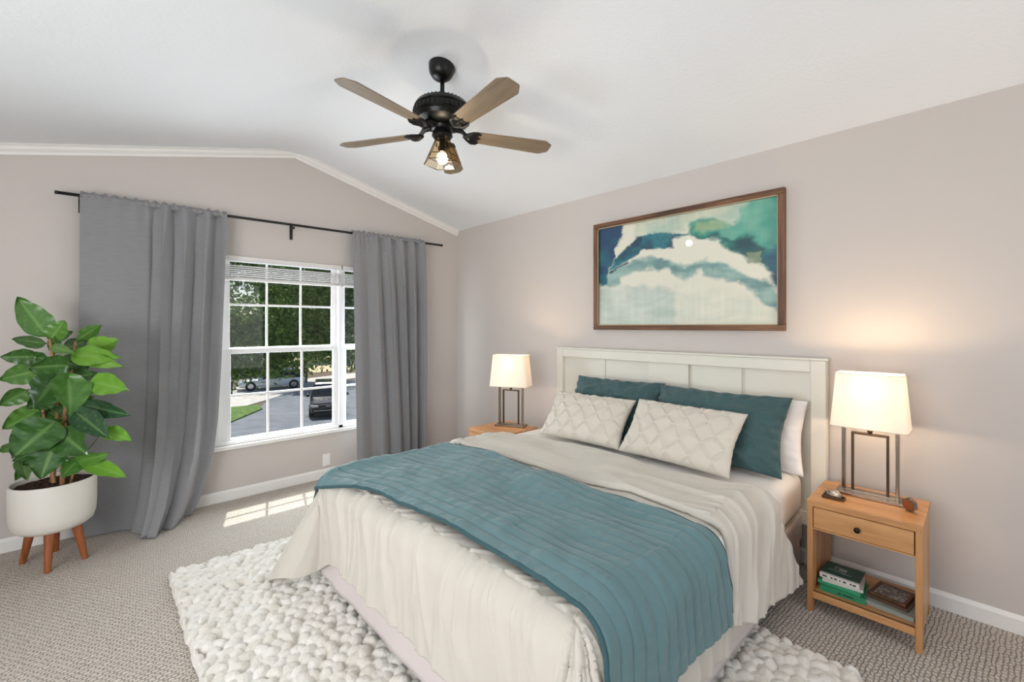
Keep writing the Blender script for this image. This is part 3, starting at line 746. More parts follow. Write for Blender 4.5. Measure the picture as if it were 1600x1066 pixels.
# books on the shelf
def book(name, c, w, d, h, rz, cover, label, page=(232, 226, 214), title=None, group='books on the nightstand shelf'):
    """c = centre of the bottom; w along local x (spine length), d depth; spine faces local -y"""
    t = empty(name, c, rz, label, 'book', group)
    ct = .0022
    MB().box(-w / 2, w / 2, -d / 2, d / 2, 0, ct).box(-w / 2, w / 2, -d / 2, d / 2, h - ct, h).box(-w / 2, w / 2, -d / 2, -d / 2 + ct, ct, h - ct).build('cover', simple(name + '_cover', cover, .45, 30, .03, .05), t, bevel=.0006)
    MB().box(-w / 2 + .003, w / 2 - .003, -d / 2 + ct, d / 2 - .003, ct, h - ct).build('pages', simple('paper', page, .8, 60, .05, .05), t)
    return t
def text_on(parent, body, size, loc, rot, mat, name='title'):
    cu = bpy.data.curves.new(name, 'FONT'); cu.body = body; cu.size = size; cu.align_x = 'CENTER'; cu.align_y = 'CENTER'; cu.extrude = .0002
    o = bpy.data.objects.new(name, cu); COL.objects.link(o); o.parent = parent; o.location = loc; o.rotation_euler = rot
    cu.materials.append(mat); return o
SH = .098
GW = simple('title_ink', (190, 206, 196), .6, 30, 0); DK = simple('dark_ink', (30, 50, 44), .6, 30, 0)
# spines face the room: local -y -> world -x  (rz = 90 deg would send -y to +x)
b1 = book('book', (2.69, .452, SH), .178, .165, .026, R(-90 + 3), (44, 140, 98), 'thick light green book at the bottom of the left stack on the shelf')
b2 = book('book', (2.70, .462, SH + .026), .170, .155, .016, R(-90 - 2), (62, 158, 112), 'thin green book second from the bottom of the left stack')
b3 = book('book', (2.70, .456, SH + .042), .160, .15, .013, R(-90 + 5), (214, 210, 202), 'thin pale grey book in the middle of the left stack')
b4 = book('book', (2.705, .462, SH + .055), .158, .15, .022, R(-90 - 1), (226, 222, 214), 'white-spined book under the dark green cover of the left stack')
MB().box(-.079, .079, -.06, .075, .022, .0245).build('jacket', simple('dark_green_jacket', (16, 78, 66), .35, 30, .02, .05), b4, bevel=.0004)['label'] = 'dark green jacket'
for k, (x, wd) in enumerate(((-.058, .02), (-.03, .008), (-.014, .012), (.004, .006), (.022, .014), (.046, .007), (.06, .012))):
    MB().box(x - wd / 2, x + wd / 2, -.0756, -.0751, .007, .014).build('spine_mark', DK, b4)
for (x, y, wx, wy) in ((-.01, .03, .05, .004), (.0, .012, .03, .012), (-.03, .012, .012, .004), (-.02, -.012, .07, .003), (.02, -.02, .04, .003)):
    MB().box(x - wx / 2, x + wx / 2, y - wy / 2, y + wy / 2, .0245, .0248).build('cover_mark', GW, b4)
for x, wd in ((-.01, .012), (.008, .010), (.03, .03)):
    MB().box(x - wd / 2, x + wd / 2, -.0831, -.0826, .01, .017).build('spine_mark', DK, b1)
b5 = book('book', (2.72, .268, SH), .175, .20, .02, R(-90 - 6), (150, 160, 152), 'grey-green book lying under the small framed picture')
b6 = book('book', (2.73, .275, SH + .02), .150, .16, .014, R(-90 - 10), (92, 70, 54), 'brown book directly under the small framed picture')
t = empty('framed_picture', (2.735, .277, SH + .034), R(-100), 'small brown framed picture lying face up on the right stack of books', 'picture frame')
mb = MB(); w2, d2, b_ = .068, .072, .012
mb.box(-w2, -w2 + b_, -d2, d2, 0, .012).box(w2 - b_, w2, -d2, d2, 0, .012).box(-w2 + b_, w2 - b_, -d2, -d2 + b_, 0, .012).box(-w2 + b_, w2 - b_, d2 - b_, d2, 0, .012)
mb.build('frame', M['walnut_h'], t, bevel=.0015)
pm = Mat('grey_photo_print', srgb(120, 116, 110), .3); pm.ramp(pm.noise(55, 4, None, 1.5), [(.35, srgb(40, 38, 36)), (.5, srgb(120, 114, 108)), (.65, srgb(196, 192, 186))])
MB().box(-w2 + b_, w2 - b_, -d2 + b_, d2 - b_, .001, .007).build('print', pm.m, t)

# ---------------------------------------------------------------- framed painting
PY0, PY1, PZ0, PZ1 = .80, 2.20, 1.372, 2.242
art = empty('framed_painting', (XB, 1.5, 1.807), 0, 'wide teal and cream abstract painting in a dark wood frame above the bed', 'painting')
hw, hh = (PY1 - PY0) / 2, (PZ1 - PZ0) / 2; b_ = .036
for nm, args, mt in (('top', (-.04, 0, -hw, hw, hh - b_, hh), 'walnut_h'), ('bot', (-.04, 0, -hw, hw, -hh, -hh + b_), 'walnut_h'), ('l', (-.04, 0, hw - b_, hw, -hh + b_, hh - b_), 'walnut_v'), ('r', (-.04, 0, -hw, -hw + b_, -hh + b_, hh - b_), 'walnut_v')):
    MB().box(*args).build('frame_rail', M[mt], art, bevel=.003)
mb = MB(); l_ = .006
mb.box(-.03, -.024, -hw + b_, hw - b_, hh - b_ - l_, hh - b_).box(-.03, -.024, -hw + b_, hw - b_, -hh + b_, -hh + b_ + l_).box(-.03, -.024, hw - b_ - l_, hw - b_, -hh + b_, hh - b_).box(-.03, -.024, -hw + b_, -hw + b_ + l_, -hh + b_, hh - b_)
mb.build('liner', simple('liner_gold', (196, 176, 140), .5, 30, 0), art)
nx_, ny_ = 420, 250
p, q = np.meshgrid(np.linspace(0, 1, nx_), np.linspace(0, 1, ny_), indexing='ij')
pp = p + .022 * fbm(p * 24, q * 20, 4, 1); qq = q + .040 * fbm(p * 20 + 7, q * 18, 4, 2)
def sdf(poly, x, y):
    n = len(poly); d = np.full(x.shape, 1e9); inside = np.zeros(x.shape, bool)
    for i in range(n):
        ax, ay = poly[i]; bx_, by = poly[(i + 1) % n]; ax *= 1.7; bx2 = bx_ * 1.7
        ex, ey = bx2 - ax, by - ay; wx, wy = x * 1.7 - ax, y - ay
        tt = np.clip((wx * ex + wy * ey) / (ex * ex + ey * ey + 1e-12), 0, 1)
        d = np.minimum(d, np.hypot(wx - tt * ex, wy - tt * ey))
        c = ((ay > y) != (by > y)) & (x * 1.7 < (bx2 - ax) * (y - ay) / (by - ay + 1e-12) + ax)
        inside ^= c
    return np.where(inside, -d, d)
col = np.zeros(p.shape + (3,)); col[:] = srgb(224, 222, 206)[:3]
stk = fbm(p * 60, q * 3.5, 2, 3)[..., None]
brs = fbm(p * 14 + 3 + .8 * fbm(p * 4, q * 4, 2, 2), q * 40 + 5 * fbm(p * 3, q * 2, 2, 0), 3, 1)[..., None]
def paint(poly, c1, c2, soft, alpha=1, mixer=None):
    global col
    s_ = sdf(poly, pp, qq); m_ = (1 - sstep(-soft, soft * .6, s_)) * alpha
    mx_ = np.clip((mixer if mixer is not None else .5 + fbm(p * 7, q * 9, 3, 0) * 1.3), 0, 1)[..., None]
    c = np.array(srgb(*c1)[:3]) * (1 - mx_) + np.array(srgb(*c2)[:3]) * mx_
    c = c * (1 + stk * .10 + .10 * brs)
    col = col * (1 - m_[..., None]) + c * m_[..., None]
sage = [(.458, -.029), (1.02, -.03), (1.02, .22), (.829, .2), (.798, .16), (.712, .1), (.586, .1), (.532, .17), (.235, .141), (.245, .0)]
green = [(.567, .186), (.586, .068), (.712, .077), (.798, .157), (.829, .086), (.873, -.02), (1.03, -.03), (1.03, .753), (.972, .624), (.93, .515), (.866, .478), (.829, .405), (.775, .341), (.728, .275), (.629, .258), (.577, .224)]
deep = [(.577, .203), (.712, .229), (.791, .276), (.873, .27), (.93, .375), (1.02, .527), (1.02, .753), (.972, .624), (.93, .515), (.866, .478), (.829, .405), (.775, .341), (.728, .275), (.629, .258)]
gray = [(.054, .499), (.077, .419), (.298, .344), (.458, .389), (.567, .467), (.67, .415), (.775, .503), (.829, .551), (.93, .644), (.989, .701), (1.02, .928), (.923, .81), (.888, .729), (.829, .657), (.752, .634), (.67, .596), (.637, .522), (.567, .597), (.495, .558), (.458, .494), (.298, .47), (.158, .529), (.158, .61), (-.02, .592)]
low = [(-.02, .575), (.169, .611), (.319, .613), (.458, .658), (.514, .738), (.514, 1.04), (-.02, 1.04)]
navy = [(-.02, -.02), (.175, -.02), (.175, .077), (.118, .228), (.118, .343), (.066, .416), (.054, .582), (-.02, .573)]
arch = [(.054, .439), (.118, .327), (.214, .215), (.245, .143), (.339, .105), (.458, .138), (.577, .187), (.577, .216), (.495, .211), (.495, .285), (.4, .287), (.298, .297), (.192, .365), (.077, .435)]
paint(sage, (170, 194, 178), (200, 208, 186), .05, .9)
paint(low, (168, 190, 182), (196, 208, 200), .05, .75)  # pale sage area, with the window's reflection in the glass mixed into its colour
paint([(.5, .6), (.9, .75), (1.02, .95), (1.02, 1.03), (.5, 1.03)], (204, 212, 198), (222, 222, 206), .1, .7)
paint(gray, (96, 138, 140), (150, 184, 176), .03, .95)
paint([(.1, .45), (.3, .38), (.46, .43), (.56, .5), (.68, .45), (.8, .55), (.8, .58), (.66, .49), (.56, .54), (.45, .47), (.3, .43)], (84, 126, 132), (120, 160, 156), .02, .7)
paint(green, (44, 142, 128), (118, 182, 160), .035, 1, .35 + .9 * (.25 - q) + fbm(p * 9, q * 5, 3, 0) * 1.2)
paint([(.60, .10), (.74, .10), (.78, .17), (.72, .2), (.6, .18)], (150, 176, 130), (172, 190, 150), .04, .8)
paint(deep, (8, 66, 76), (24, 116, 108), .03, 1)
paint([(.93, .45), (1.02, .35), (1.02, .78), (.97, .66)], (14, 72, 104), (40, 116, 140), .04, .8)
paint(navy, (10, 62, 98), (24, 108, 122), .02, 1, q * 1.2 + fbm(p * 9, q * 7, 2, 2))
paint(arch, (6, 60, 84), (36, 128, 140), .018, 1, .9 - 3.2 * np.abs(q - .12 - .3 * (p < .3)) + fbm(p * 12, q * 12, 3, 1))
paint([(.866, .413), (.93, .413), (.93, .515), (.866, .497)], (120, 134, 104), (146, 156, 124), .01, .8)
paint([(.06, .45), (.2, .36), (.21, .375), (.07, .475)], (10, 44, 58), (20, 70, 80), .008, .9)
px_w, px_h = hw - b_ - l_, hh - b_ - l_
P = np.stack([np.full(p.shape, -.014), px_w * (1 - 2 * p), px_h * (1 - 2 * q)], -1)
o = grid_mesh('canvas_print', P, None, art)
ca = o.data.color_attributes.new('paint', 'FLOAT_COLOR', 'POINT')
ca.data.foreach_set('color', np.concatenate([np.clip(col, 0, 1), np.ones(p.shape + (1,))], -1).astype(np.float32).ravel())
m = Mat('painting', (.5, .5, .5, 1), .6); m.b.inputs['Coat Weight'].default_value = 1; m.b.inputs['Coat Roughness'].default_value = .02; m.b.inputs['Coat IOR'].default_value = 1.45
a_ = m.n.new('ShaderNodeAttribute'); a_.attribute_name = 'paint'; m.link(a_.outputs['Color'], m.b.inputs['Base Color'])
o.data.materials.append(m.m)
me = o.data; me.flip_normals() if o.data.polygons[0].normal.x > 0 else None

# ---------------------------------------------------------------- chunky rug
RX0, RX1, RY0, RY1 = .30, 2.21, .31, 3.10
nu, nv = 560, 760
gx, gy = np.meshgrid(np.linspace(RX0, RX1, nu), np.linspace(RY0, RY1, nv), indexing='ij')
cw, ch_ = .058, .046
wxn = gx + .016 * vnoise(gx * 7, gy * 7, 0); wyn = gy + .014 * vnoise(gx * 6 + 5, gy * 8, 1)
ci = np.floor(wxn / cw).astype(int); cj = np.floor(wyn / ch_).astype(int)
Hh = np.zeros(gx.shape)
rs = np.random.RandomState(5); J = rs.rand(512, 512, 4)
for di in (-1, 0, 1):
    for dj in (-1, 0, 1):
        a, b = ci + di, cj + dj; r_ = J[a % 512, b % 512]
        ccx = (a + .5 + .5 * (r_[..., 0] - .5) + .5 * (b % 2)) * cw; ccy = (b + .5 + .4 * (r_[..., 1] - .5)) * ch_
        an = (r_[..., 2] - .5) * 1.6 + np.where(b % 2 == 0, .6, -.6)
        dx, dy = wxn - ccx, wyn - ccy
        ex = (dx * np.cos(an) + dy * np.sin(an)) / (cw * .74); ey = (-dx * np.sin(an) + dy * np.cos(an)) / (ch_ * .66)
        Hh = np.maximum(Hh, np.sqrt(np.clip(1 - ex ** 2 - ey ** 2, 0, 1)) * (.75 + .45 * r_[..., 3]))
edge = np.minimum(np.minimum(gx - RX0, RX1 - gx), np.minimum(gy - RY0, RY1 - gy))
zz = .006 + .033 * Hh + .004 * vnoise(gx * 60, gy * 60, 3) + .002 * vnoise(gx * 160, gy * 160, 2)
zz = zz * sstep(-.002, .012, edge)
gx2 = gx + .012 * vnoise(gy * 22, gy * 0, 0) * (1 - sstep(0, .05, np.minimum(gx - RX0, RX1 - gx)))
gy2 = gy + .012 * vnoise(gx * 22, gx * 0, 1) * (1 - sstep(0, .05, np.minimum(gy - RY0, RY1 - gy)))
tag(grid_mesh('rug', np.stack([gx2, gy2, zz], -1), M['rug']), 'chunky knitted cream rug on the carpet under the foot of the bed', 'rug')

# ---------------------------------------------------------------- potted plant
PX, PY = -.168, 3.79
plant = empty('potted_plant', (PX, PY, 0), 0, 'leafy green plant in a white pot on wooden legs by the curtain', 'plant')
mb = MB().lathe([(0, .205), (.11, .205), (.148, .212), (.173, .235), (.184, .275), (.188, .34), (.188, .47), (.184, .486), (.178, .487), (.175, .47), (.175, .44), (0, .44)], 64)
mb.build('planter', M['pot'], plant, 2)
n = 40; ga, gr = np.meshgrid(np.linspace(0, 2 * PI, 61)[:-1], np.linspace(0, .176, n), indexing='ij')
P = np.stack([gr * np.cos(ga), gr * np.sin(ga), .458 + .018 * (1 - (gr / .176) ** 2) + .018 * vnoise(gr * np.cos(ga) * 60 + 9, gr * np.sin(ga) * 60 + 9, 1)], -1)
grid_mesh('soil', P, M['soil'], plant, close_u=True)
for a in (-97, -33, 90, 147):
    ca_, sa = math.cos(R(a)), math.sin(R(a))
    MB().tube([(.115 * ca_, .115 * sa, .21), (.16 * ca_, .16 * sa, 0)], [.024, .0145], 16).build('leg', M['leg_wood'], plant, 2)
LEAVES = [[-0.194,3.768,1.333,-0.317,3.816,1.572,0.126],[-0.185,3.76,1.32,-0.12,3.698,1.435,0.085],[-0.169,3.745,1.316,-0.09,3.808,1.371,0.041],[-0.194,3.768,1.299,-0.35,3.917,1.325,0.064],[-0.169,3.745,1.277,-0.086,3.528,1.254,0.047],[-0.074,3.792,1.313,0.032,3.623,1.406,0.073],[-0.028,3.68,1.254,0.099,3.491,1.316,0.099],[-0.065,3.646,1.223,0.095,3.287,1.23,0.099],[-0.028,3.611,1.214,0.097,3.217,1.186,0.068],[-0.237,3.809,1.223,-0.382,3.809,1.226,0.086],[-0.106,3.616,1.176,-0.259,3.554,1.174,0.129],[-0.232,3.736,1.143,-0.382,3.809,1.099,0.102],[0.009,3.507,1.077,0.134,3.251,1.049,0.111],[-0.163,3.601,1.096,-0.226,3.468,0.965,0.155],[-0.104,3.545,1.103,-0.08,3.288,0.94,0.145],[-0.274,3.844,1.028,-0.389,3.885,0.944,0.087],[-0.237,3.809,0.901,-0.368,3.727,0.826,0.102],[-0.157,3.595,0.855,-0.308,3.463,0.718,0.185],[-0.028,3.611,0.935,0.15,3.373,0.885,0.084],[-0.07,3.581,0.902,0.065,3.247,0.79,0.107],[0.044,3.405,0.809,0.151,3.234,0.77,0.074],[-0.154,3.524,0.754,-0.203,3.432,0.584,0.135],[-0.127,3.567,0.793,-0.026,3.305,0.71,0.14],[-0.062,3.506,0.639,0.057,3.323,0.687,0.074],[-0.027,3.472,0.623,0.13,3.185,0.582,0.077],[-0.065,3.508,0.643,-0.125,3.399,0.583,0.083],[-0.323,3.891,0.706,-0.397,3.961,0.66,0.061],[-0.274,3.844,0.579,-0.32,3.75,0.525,0.057],[-0.305,3.873,0.621,-0.264,3.628,0.546,0.066],[-0.141,3.787,0.986,-0.034,3.617,0.867,0.12],[-0.216,3.859,0.908,-0.102,3.681,0.833,0.103],[-0.129,3.775,1.081,0.015,3.639,1.119,0.086],[-0.106,3.822,1.146,-0.029,3.75,1.251,0.097],[-0.154,3.799,1.15,-0.329,3.966,1.202,0.086],[-0.133,3.739,1.102,-0.212,3.786,0.994,0.119],[-0.168,3.854,0.938,-0.293,3.945,0.976,0.104],[-0.118,3.806,0.938,0.009,3.713,0.97,0.105],[-0.118,3.806,0.798,0.009,3.713,0.793,0.105],[-0.181,3.866,1.008,-0.118,3.806,1.148,0.105],[-0.166,3.811,1.237,-0.168,3.854,1.392,0.052]]
STEMS = [[[-0.177,3.78,0.45],[-0.152,3.756,0.846],[-0.164,3.768,1.119],[-0.185,3.76,1.325]],[[-0.131,3.70,0.45],[-0.12,3.698,0.867],[-0.096,3.703,1.119],[-0.077,3.768,1.305]],[[-0.163,3.739,0.45],[-0.212,3.786,0.884],[-0.214,3.815,1.016]],[[-0.1,3.71,0.45],[-0.07,3.6,0.6],[-0.04,3.567,0.658]]]
org = Vector((PX, PY, 0))
mb = MB()
def sm(pts, n=14):
    pts = [Vector(p) for p in pts]; out = []
    for i in range(len(pts) - 1):
        p0, p1, p2, p3 = pts[max(i - 1, 0)], pts[i], pts[i + 1], pts[min(i + 2, len(pts) - 1)]
        for k in range(n):
            t = k / n; out.append(.5 * ((2 * p1) + (-p0 + p2) * t + (2 * p0 - 5 * p1 + 4 * p2 - p3) * t * t + (-p0 + 3 * p1 - 3 * p2 + p3) * t ** 3))
    return out + [pts[-1]]
stem_pts = []
for k, s_ in enumerate(STEMS):
    L_ = sm([Vector(p) - org for p in s_]); stem_pts += L_
    r0 = (.014, .013, .011, .007)[k]
    mb.tube(L_, [r0 * (1 - .55 * i / len(L_)) for i in range(len(L_))], 10)
mb.build('stem', M['cane'], plant, True)
LV = []; LF = []; LC = []
rl = random.Random(3)
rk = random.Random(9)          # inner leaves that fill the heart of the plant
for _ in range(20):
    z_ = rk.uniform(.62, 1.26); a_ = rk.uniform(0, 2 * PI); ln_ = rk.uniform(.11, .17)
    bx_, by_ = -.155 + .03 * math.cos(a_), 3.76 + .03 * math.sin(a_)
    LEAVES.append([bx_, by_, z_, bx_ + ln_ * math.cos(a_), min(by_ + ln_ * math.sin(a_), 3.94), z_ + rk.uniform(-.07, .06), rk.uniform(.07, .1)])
camp = Vector((0, 0, 1.4)) - org
for k, (bx0, by0, bz0, tx, ty, tz, wd) in enumerate(LEAVES):
    B = Vector((bx0, by0, bz0)) - org; T = Vector((tx, ty, tz)) - org
    ax = T - B; Ln = ax.length; dirn = ax.normalized()
    view = (camp - (B + T) / 2).normalized()
    side = dirn.cross(view).normalized(); nrm = side.cross(dirn).normalized()
    if nrm.z < -.2: nrm = -nrm; side = -side
    tw = rl.uniform(-.45, .45); side, nrm = (side * math.cos(tw) + nrm * math.sin(tw)), (nrm * math.cos(tw) - side * math.sin(tw))
    nL, nW = 22, 13; n0 = len(LV)
    droop = rl.uniform(.03, .12) * Ln; cup = rl.uniform(.08, .22)
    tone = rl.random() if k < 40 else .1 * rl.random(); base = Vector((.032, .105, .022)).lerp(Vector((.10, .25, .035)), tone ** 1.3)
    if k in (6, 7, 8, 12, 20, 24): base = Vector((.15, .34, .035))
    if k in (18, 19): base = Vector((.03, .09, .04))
    for i in range(nL):
        s_ = i / (nL - 1)
        wv_ = math.sin(PI * min(1, s_ ** .72 * 1.0)) ** .75 * (1 - .15 * s_) if 0 < s_ < 1 else 0
        wv_ *= wd / 2 * 1.25
        for j in range(nW):
            c_ = (j / (nW - 1) - .5) * 2
            ripple = .05 * math.sin(s_ * 22 + k) * abs(c_) ** 2 * wd
            z_ = cup * wd * c_ * c_ * .9 - droop * (s_ ** 2) + ripple - .02 * wd * math.exp(-(c_ / .12) ** 2)
            vein = abs(math.sin((s_ * 8 - abs(c_) * 1.6) * PI))
            z_ += .012 * wd * vein
            LV.append(B + dirn * Ln * s_ + side * wv_ * c_ + nrm * (z_ + droop * .25))
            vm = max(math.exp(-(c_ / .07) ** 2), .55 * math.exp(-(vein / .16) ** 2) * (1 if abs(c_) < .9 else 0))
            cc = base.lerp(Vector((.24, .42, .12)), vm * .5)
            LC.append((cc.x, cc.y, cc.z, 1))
    LF += [(n0 + i * nW + j, n0 + (i + 1) * nW + j, n0 + (i + 1) * nW + j + 1, n0 + i * nW + j + 1) for i in range(nL - 1) for j in range(nW - 1)]
    near = min(stem_pts, key=lambda p_: (p_ - B).length + .3 * abs(p_.z - (B.z - .03)))
    mid = (near + B) / 2 + Vector((0, 0, -.006)); MB().tube(sm([near, mid, B, B + ax * .12], 4), .0032, 6).build('leaf_stalk', M['petiole'], plant, True)
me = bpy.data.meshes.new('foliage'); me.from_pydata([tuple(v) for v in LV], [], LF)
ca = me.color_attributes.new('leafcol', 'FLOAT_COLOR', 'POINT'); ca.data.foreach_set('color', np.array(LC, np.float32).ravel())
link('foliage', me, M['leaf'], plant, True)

# ---------------------------------------------------------------- outside, one storey down
GZ = -3.6
m = Mat('asphalt', srgb(128, 134, 142), .9); m.ramp(m.noise(1.2, 6), [(.3, srgb(102, 107, 114)), (.7, srgb(126, 130, 137))]); m.bump(m.noise(60, 3), .3, .01); M['asphalt'] = m.m
m = Mat('concrete', srgb(196, 190, 182), .9); m.ramp(m.noise(2, 6), [(.3, srgb(182, 176, 168)), (.7, srgb(208, 203, 196))]); M['concrete'] = m.m
m = Mat('lawn', srgb(92, 128, 52), .95); m.ramp(m.noise(4, 6), [(.3, srgb(60, 92, 36)), (.7, srgb(118, 146, 66))]); m.bump(m.noise(40, 4), .8, .05); M['lawn'] = m.m
m = Mat('mulch', srgb(92, 74, 58), .95); m.ramp(m.noise(5, 6), [(.3, srgb(70, 56, 44)), (.7, srgb(126, 106, 84))]); M['mulch'] = m.m
S(MB().box(-60, 120, 5, 160, GZ - .3, GZ - .02).build('ground', M['mulch']))
def slabp(name, poly, z, mat): return S(MB().prism(poly, GZ - .02, z).build(name, mat))
slabp('street', [(-30, 6), (40, 6), (60, 22), (60, 52), (17.5, 40), (12.6, 37.6), (8.8, 33.4), (7.6, 30.8), (4.4, 25.4), (-2, 22.6), (-30, 20)], GZ, M['asphalt'])
slabp('driveway', [(-20, 23.3), (-2, 23.6), (3.9, 26.8), (6.2, 30.8), (8.6, 33.2), (12.3, 37.3), (17.3, 41), (60, 53), (60, 58), (16, 44.5), (8, 41.5), (-20, 40)], GZ + .02, M['concrete'])
slabp('lawn', [(-20, 22.5), (-1, 22.6), (4.3, 25.4), (7.4, 29.6), (7.6, 31.2), (6.2, 31.4), (3.6, 28.6), (-20, 26)], GZ + .07, M['lawn'])
slabp('lawn_right', [(9.9, 19), (16, 19), (18, 23), (12, 25.4)], GZ + .05, M['lawn'])
slabp('sunny_yard', [(17, 49), (40, 52), (60, 66), (60, 90), (19, 90)], GZ + .03, simple('dry_grass', (206, 190, 150), .95, 2, .3, .1))
# eave that shades the upper sash
S(MB().box(-2.2, 4.2, YW + .14, 4.84, 2.44, 2.56).build('roof_eave', M['trim']))
S(MB().box(-2.2, 4.2, YW + .16, YW + .3, GZ, -.02).build('outer_wall', M['trim']))

m = Mat('tree_leaves', srgb(70, 100, 44), .6)
rc = m.ramp(m.noise(5, 4), [(.3, srgb(58, 92, 40)), (.5, srgb(104, 142, 62)), (.68, srgb(190, 208, 124))])
tl_ = m.n.new('ShaderNodeBsdfTranslucent'); mx_ = m.n.new('ShaderNodeMixShader'); mx_.inputs[0].default_value = .5
m.link(rc, tl_.inputs[0]); m.link(m.b.outputs[0], mx_.inputs[1]); m.link(tl_.outputs[0], mx_.inputs[2]); m.link(mx_.outputs[0], m.n['Material Output'].inputs[0])
M['tree'] = m.m
M['bark'] = simple('tree_bark', (84, 70, 58), .9, 12, .6, .25)
def tree(loc, H, crown, n, leaf, label, seed, trunk=.16):
    """crown: list of (centre xyz local, radii xyz)"""
    r = np.random.RandomState(seed)
    t = empty('tree', loc, 0, label, 'tree', 'trees outside the window')
    top = Vector(crown[0][0])
    mb = MB(); mb.tube(sm([(0, 0, 0), (.1, .05, H * .35), (-.05, .1, H * .6), tuple(top)], 6), [trunk * (1 - .6 * i / 18) for i in range(19)], 10)
    for c_, r_ in crown:
        for k in range(4):
            e = Vector(c_) + Vector((r.uniform(-.7, .7) * r_[0], r.uniform(-.7, .7) * r_[1], r.uniform(-.4, .6) * r_[2]))
            s0 = Vector((0, .05, H * r.uniform(.35, .6))); mb.tube(sm([s0, (s0 + e) / 2 + Vector((0, 0, .2)), e], 5), [trunk * .4 * (1 - .8 * i / 10) for i in range(11)], 6)
    mb.build('trunk', M['bark'], t, True)
    tot = sum(a[1][0] * a[1][1] for a in crown); V = []
    for c_, r_ in crown:
        k = int(n * r_[0] * r_[1] / tot)
        nc = max(12, k // 70)
        d = r.normal(size=(nc, 3)); d /= np.linalg.norm(d, axis=1)[:, None]
        cc_ = d * (r.rand(nc) ** .45)[:, None] * np.array(r_) + np.array(c_)
        sel = r.randint(0, nc, k); cs_ = min(r_) * .13 + .12
        p_ = cc_[sel] + r.normal(size=(k, 3)) * cs_ * (.6 + .8 * r.rand(nc))[sel][:, None] * np.array([1, 1, .7])
        V.append(p_)
    C0 = np.concatenate(V); k = len(C0)
    a = r.normal(size=(k, 3)); a /= np.linalg.norm(a, axis=1)[:, None]; b = r.normal(size=(k, 3)); b -= (a * b).sum(1)[:, None] * a; b /= np.linalg.norm(b, axis=1)[:, None]
    sz = leaf * (.7 + .6 * r.rand(k))[:, None]
    P = np.stack([C0 - a * sz, C0 - b * sz * .42, C0 + a * sz, C0 + b * sz * .42], 1)
    me = bpy.data.meshes.new('crown'); me.vertices.add(4 * k); me.vertices.foreach_set('co', P.astype(np.float32).ravel())
    me.loops.add(4 * k); me.loops.foreach_set('vertex_index', np.arange(4 * k, dtype=np.int32))
    me.polygons.add(k); me.polygons.foreach_set('loop_start', np.arange(0, 4 * k, 4, dtype=np.int32)); me.update(calc_edges=True)
    link('crown', me, M['tree'], t)
    return t
tree((-1.5, 15, GZ), 6.5, [((2.5, -.5, 6.6), (3.4, 2.4, 2.5)), ((4.4, 0, 4.35), (2.6, 1.6, 1.0)), ((3.0, 0, 8.6), (3.8, 2.4, 1.8))], 34000, .09, 'near tree whose leaves fill the upper left panes', 1)
tree((10.4, 15, GZ), 6.5, [((-2.6, -.5, 6.4), (3.6, 2.4, 2.6)), ((-4.4, .4, 7.8), (3.2, 2.2, 2.3)), ((-3.8, .5, 4.5), (2.4, 1.4, 1.0))], 34000, .09, 'near tree whose leaves fill the upper right panes', 2)
tree((13.6, 41, GZ), 6, [((0, 0, 4.6), (3.2, 2.6, 3.2)), ((-2.6, 0, 4.4), (2.4, 2, 2.6)), ((2.8, .5, 5.4), (2, 2, 2.2)), ((0, 0, 8), (4, 3, 3))], 16000, .17, 'dark tree across the street beside the driveway', 3, .22)
tree((8, 58, GZ), 8, [((0, 0, 6), (8, 3, 5)), ((-7, 0, 7), (6, 3, 5))], 12000, .3, 'distant tree mass at the left behind the pale blue house', 4, .3)
tree((24, 66, GZ), 9, [((0, 0, 7), (9, 3, 5)), ((9, 0, 9), (7, 3, 6)), ((-3, 0, 12), (9, 3, 4))], 12000, .3, 'distant tree mass beyond the sunny yard', 5, .3)

# pale blue house end and a dark bin beside the drive
t = empty('house', (10.2, 50.5, GZ), R(8), 'pale blue house partly hidden by leaves at the left', 'house')
MB().box(-7, 2.4, 0, 6, 0, 3.4).build('wall', simple('pale_blue_siding', (150, 170, 196), .8, 3, .05), t)
MB().prism([(-.6, 3.3), (6.6, 3.3), (3, 5.2)], -7.4, 2.8, 'x').build('roof', simple('roof_shingles', (104, 98, 94), .9, 12, .4), t)
MB().box(-.8, 1.6, -.06, .02, 0, 2.2).build('garage_door', M['trim'], t, bevel=.02)
t = empty('wheelie_bin', (6.9, 37.0, GZ + .02), R(10), 'dark rubbish bin standing by the left end of the drive', 'bin')
MB().prism([(-.3, 0), (.3, 0), (.36, 1.0), (-.36, 1.0)], -.32, .32, 'y').build('body', simple('bin_plastic', (40, 50, 52), .5, 10, .05), t, bevel=.03)
MB().prism([(-.4, 1.0), (.4, 1.0), (.36, 1.08), (-.36, 1.1)], -.36, .36, 'y').build('lid', simple('bin_lid', (30, 38, 40), .5, 10, .05), t, bevel=.02)

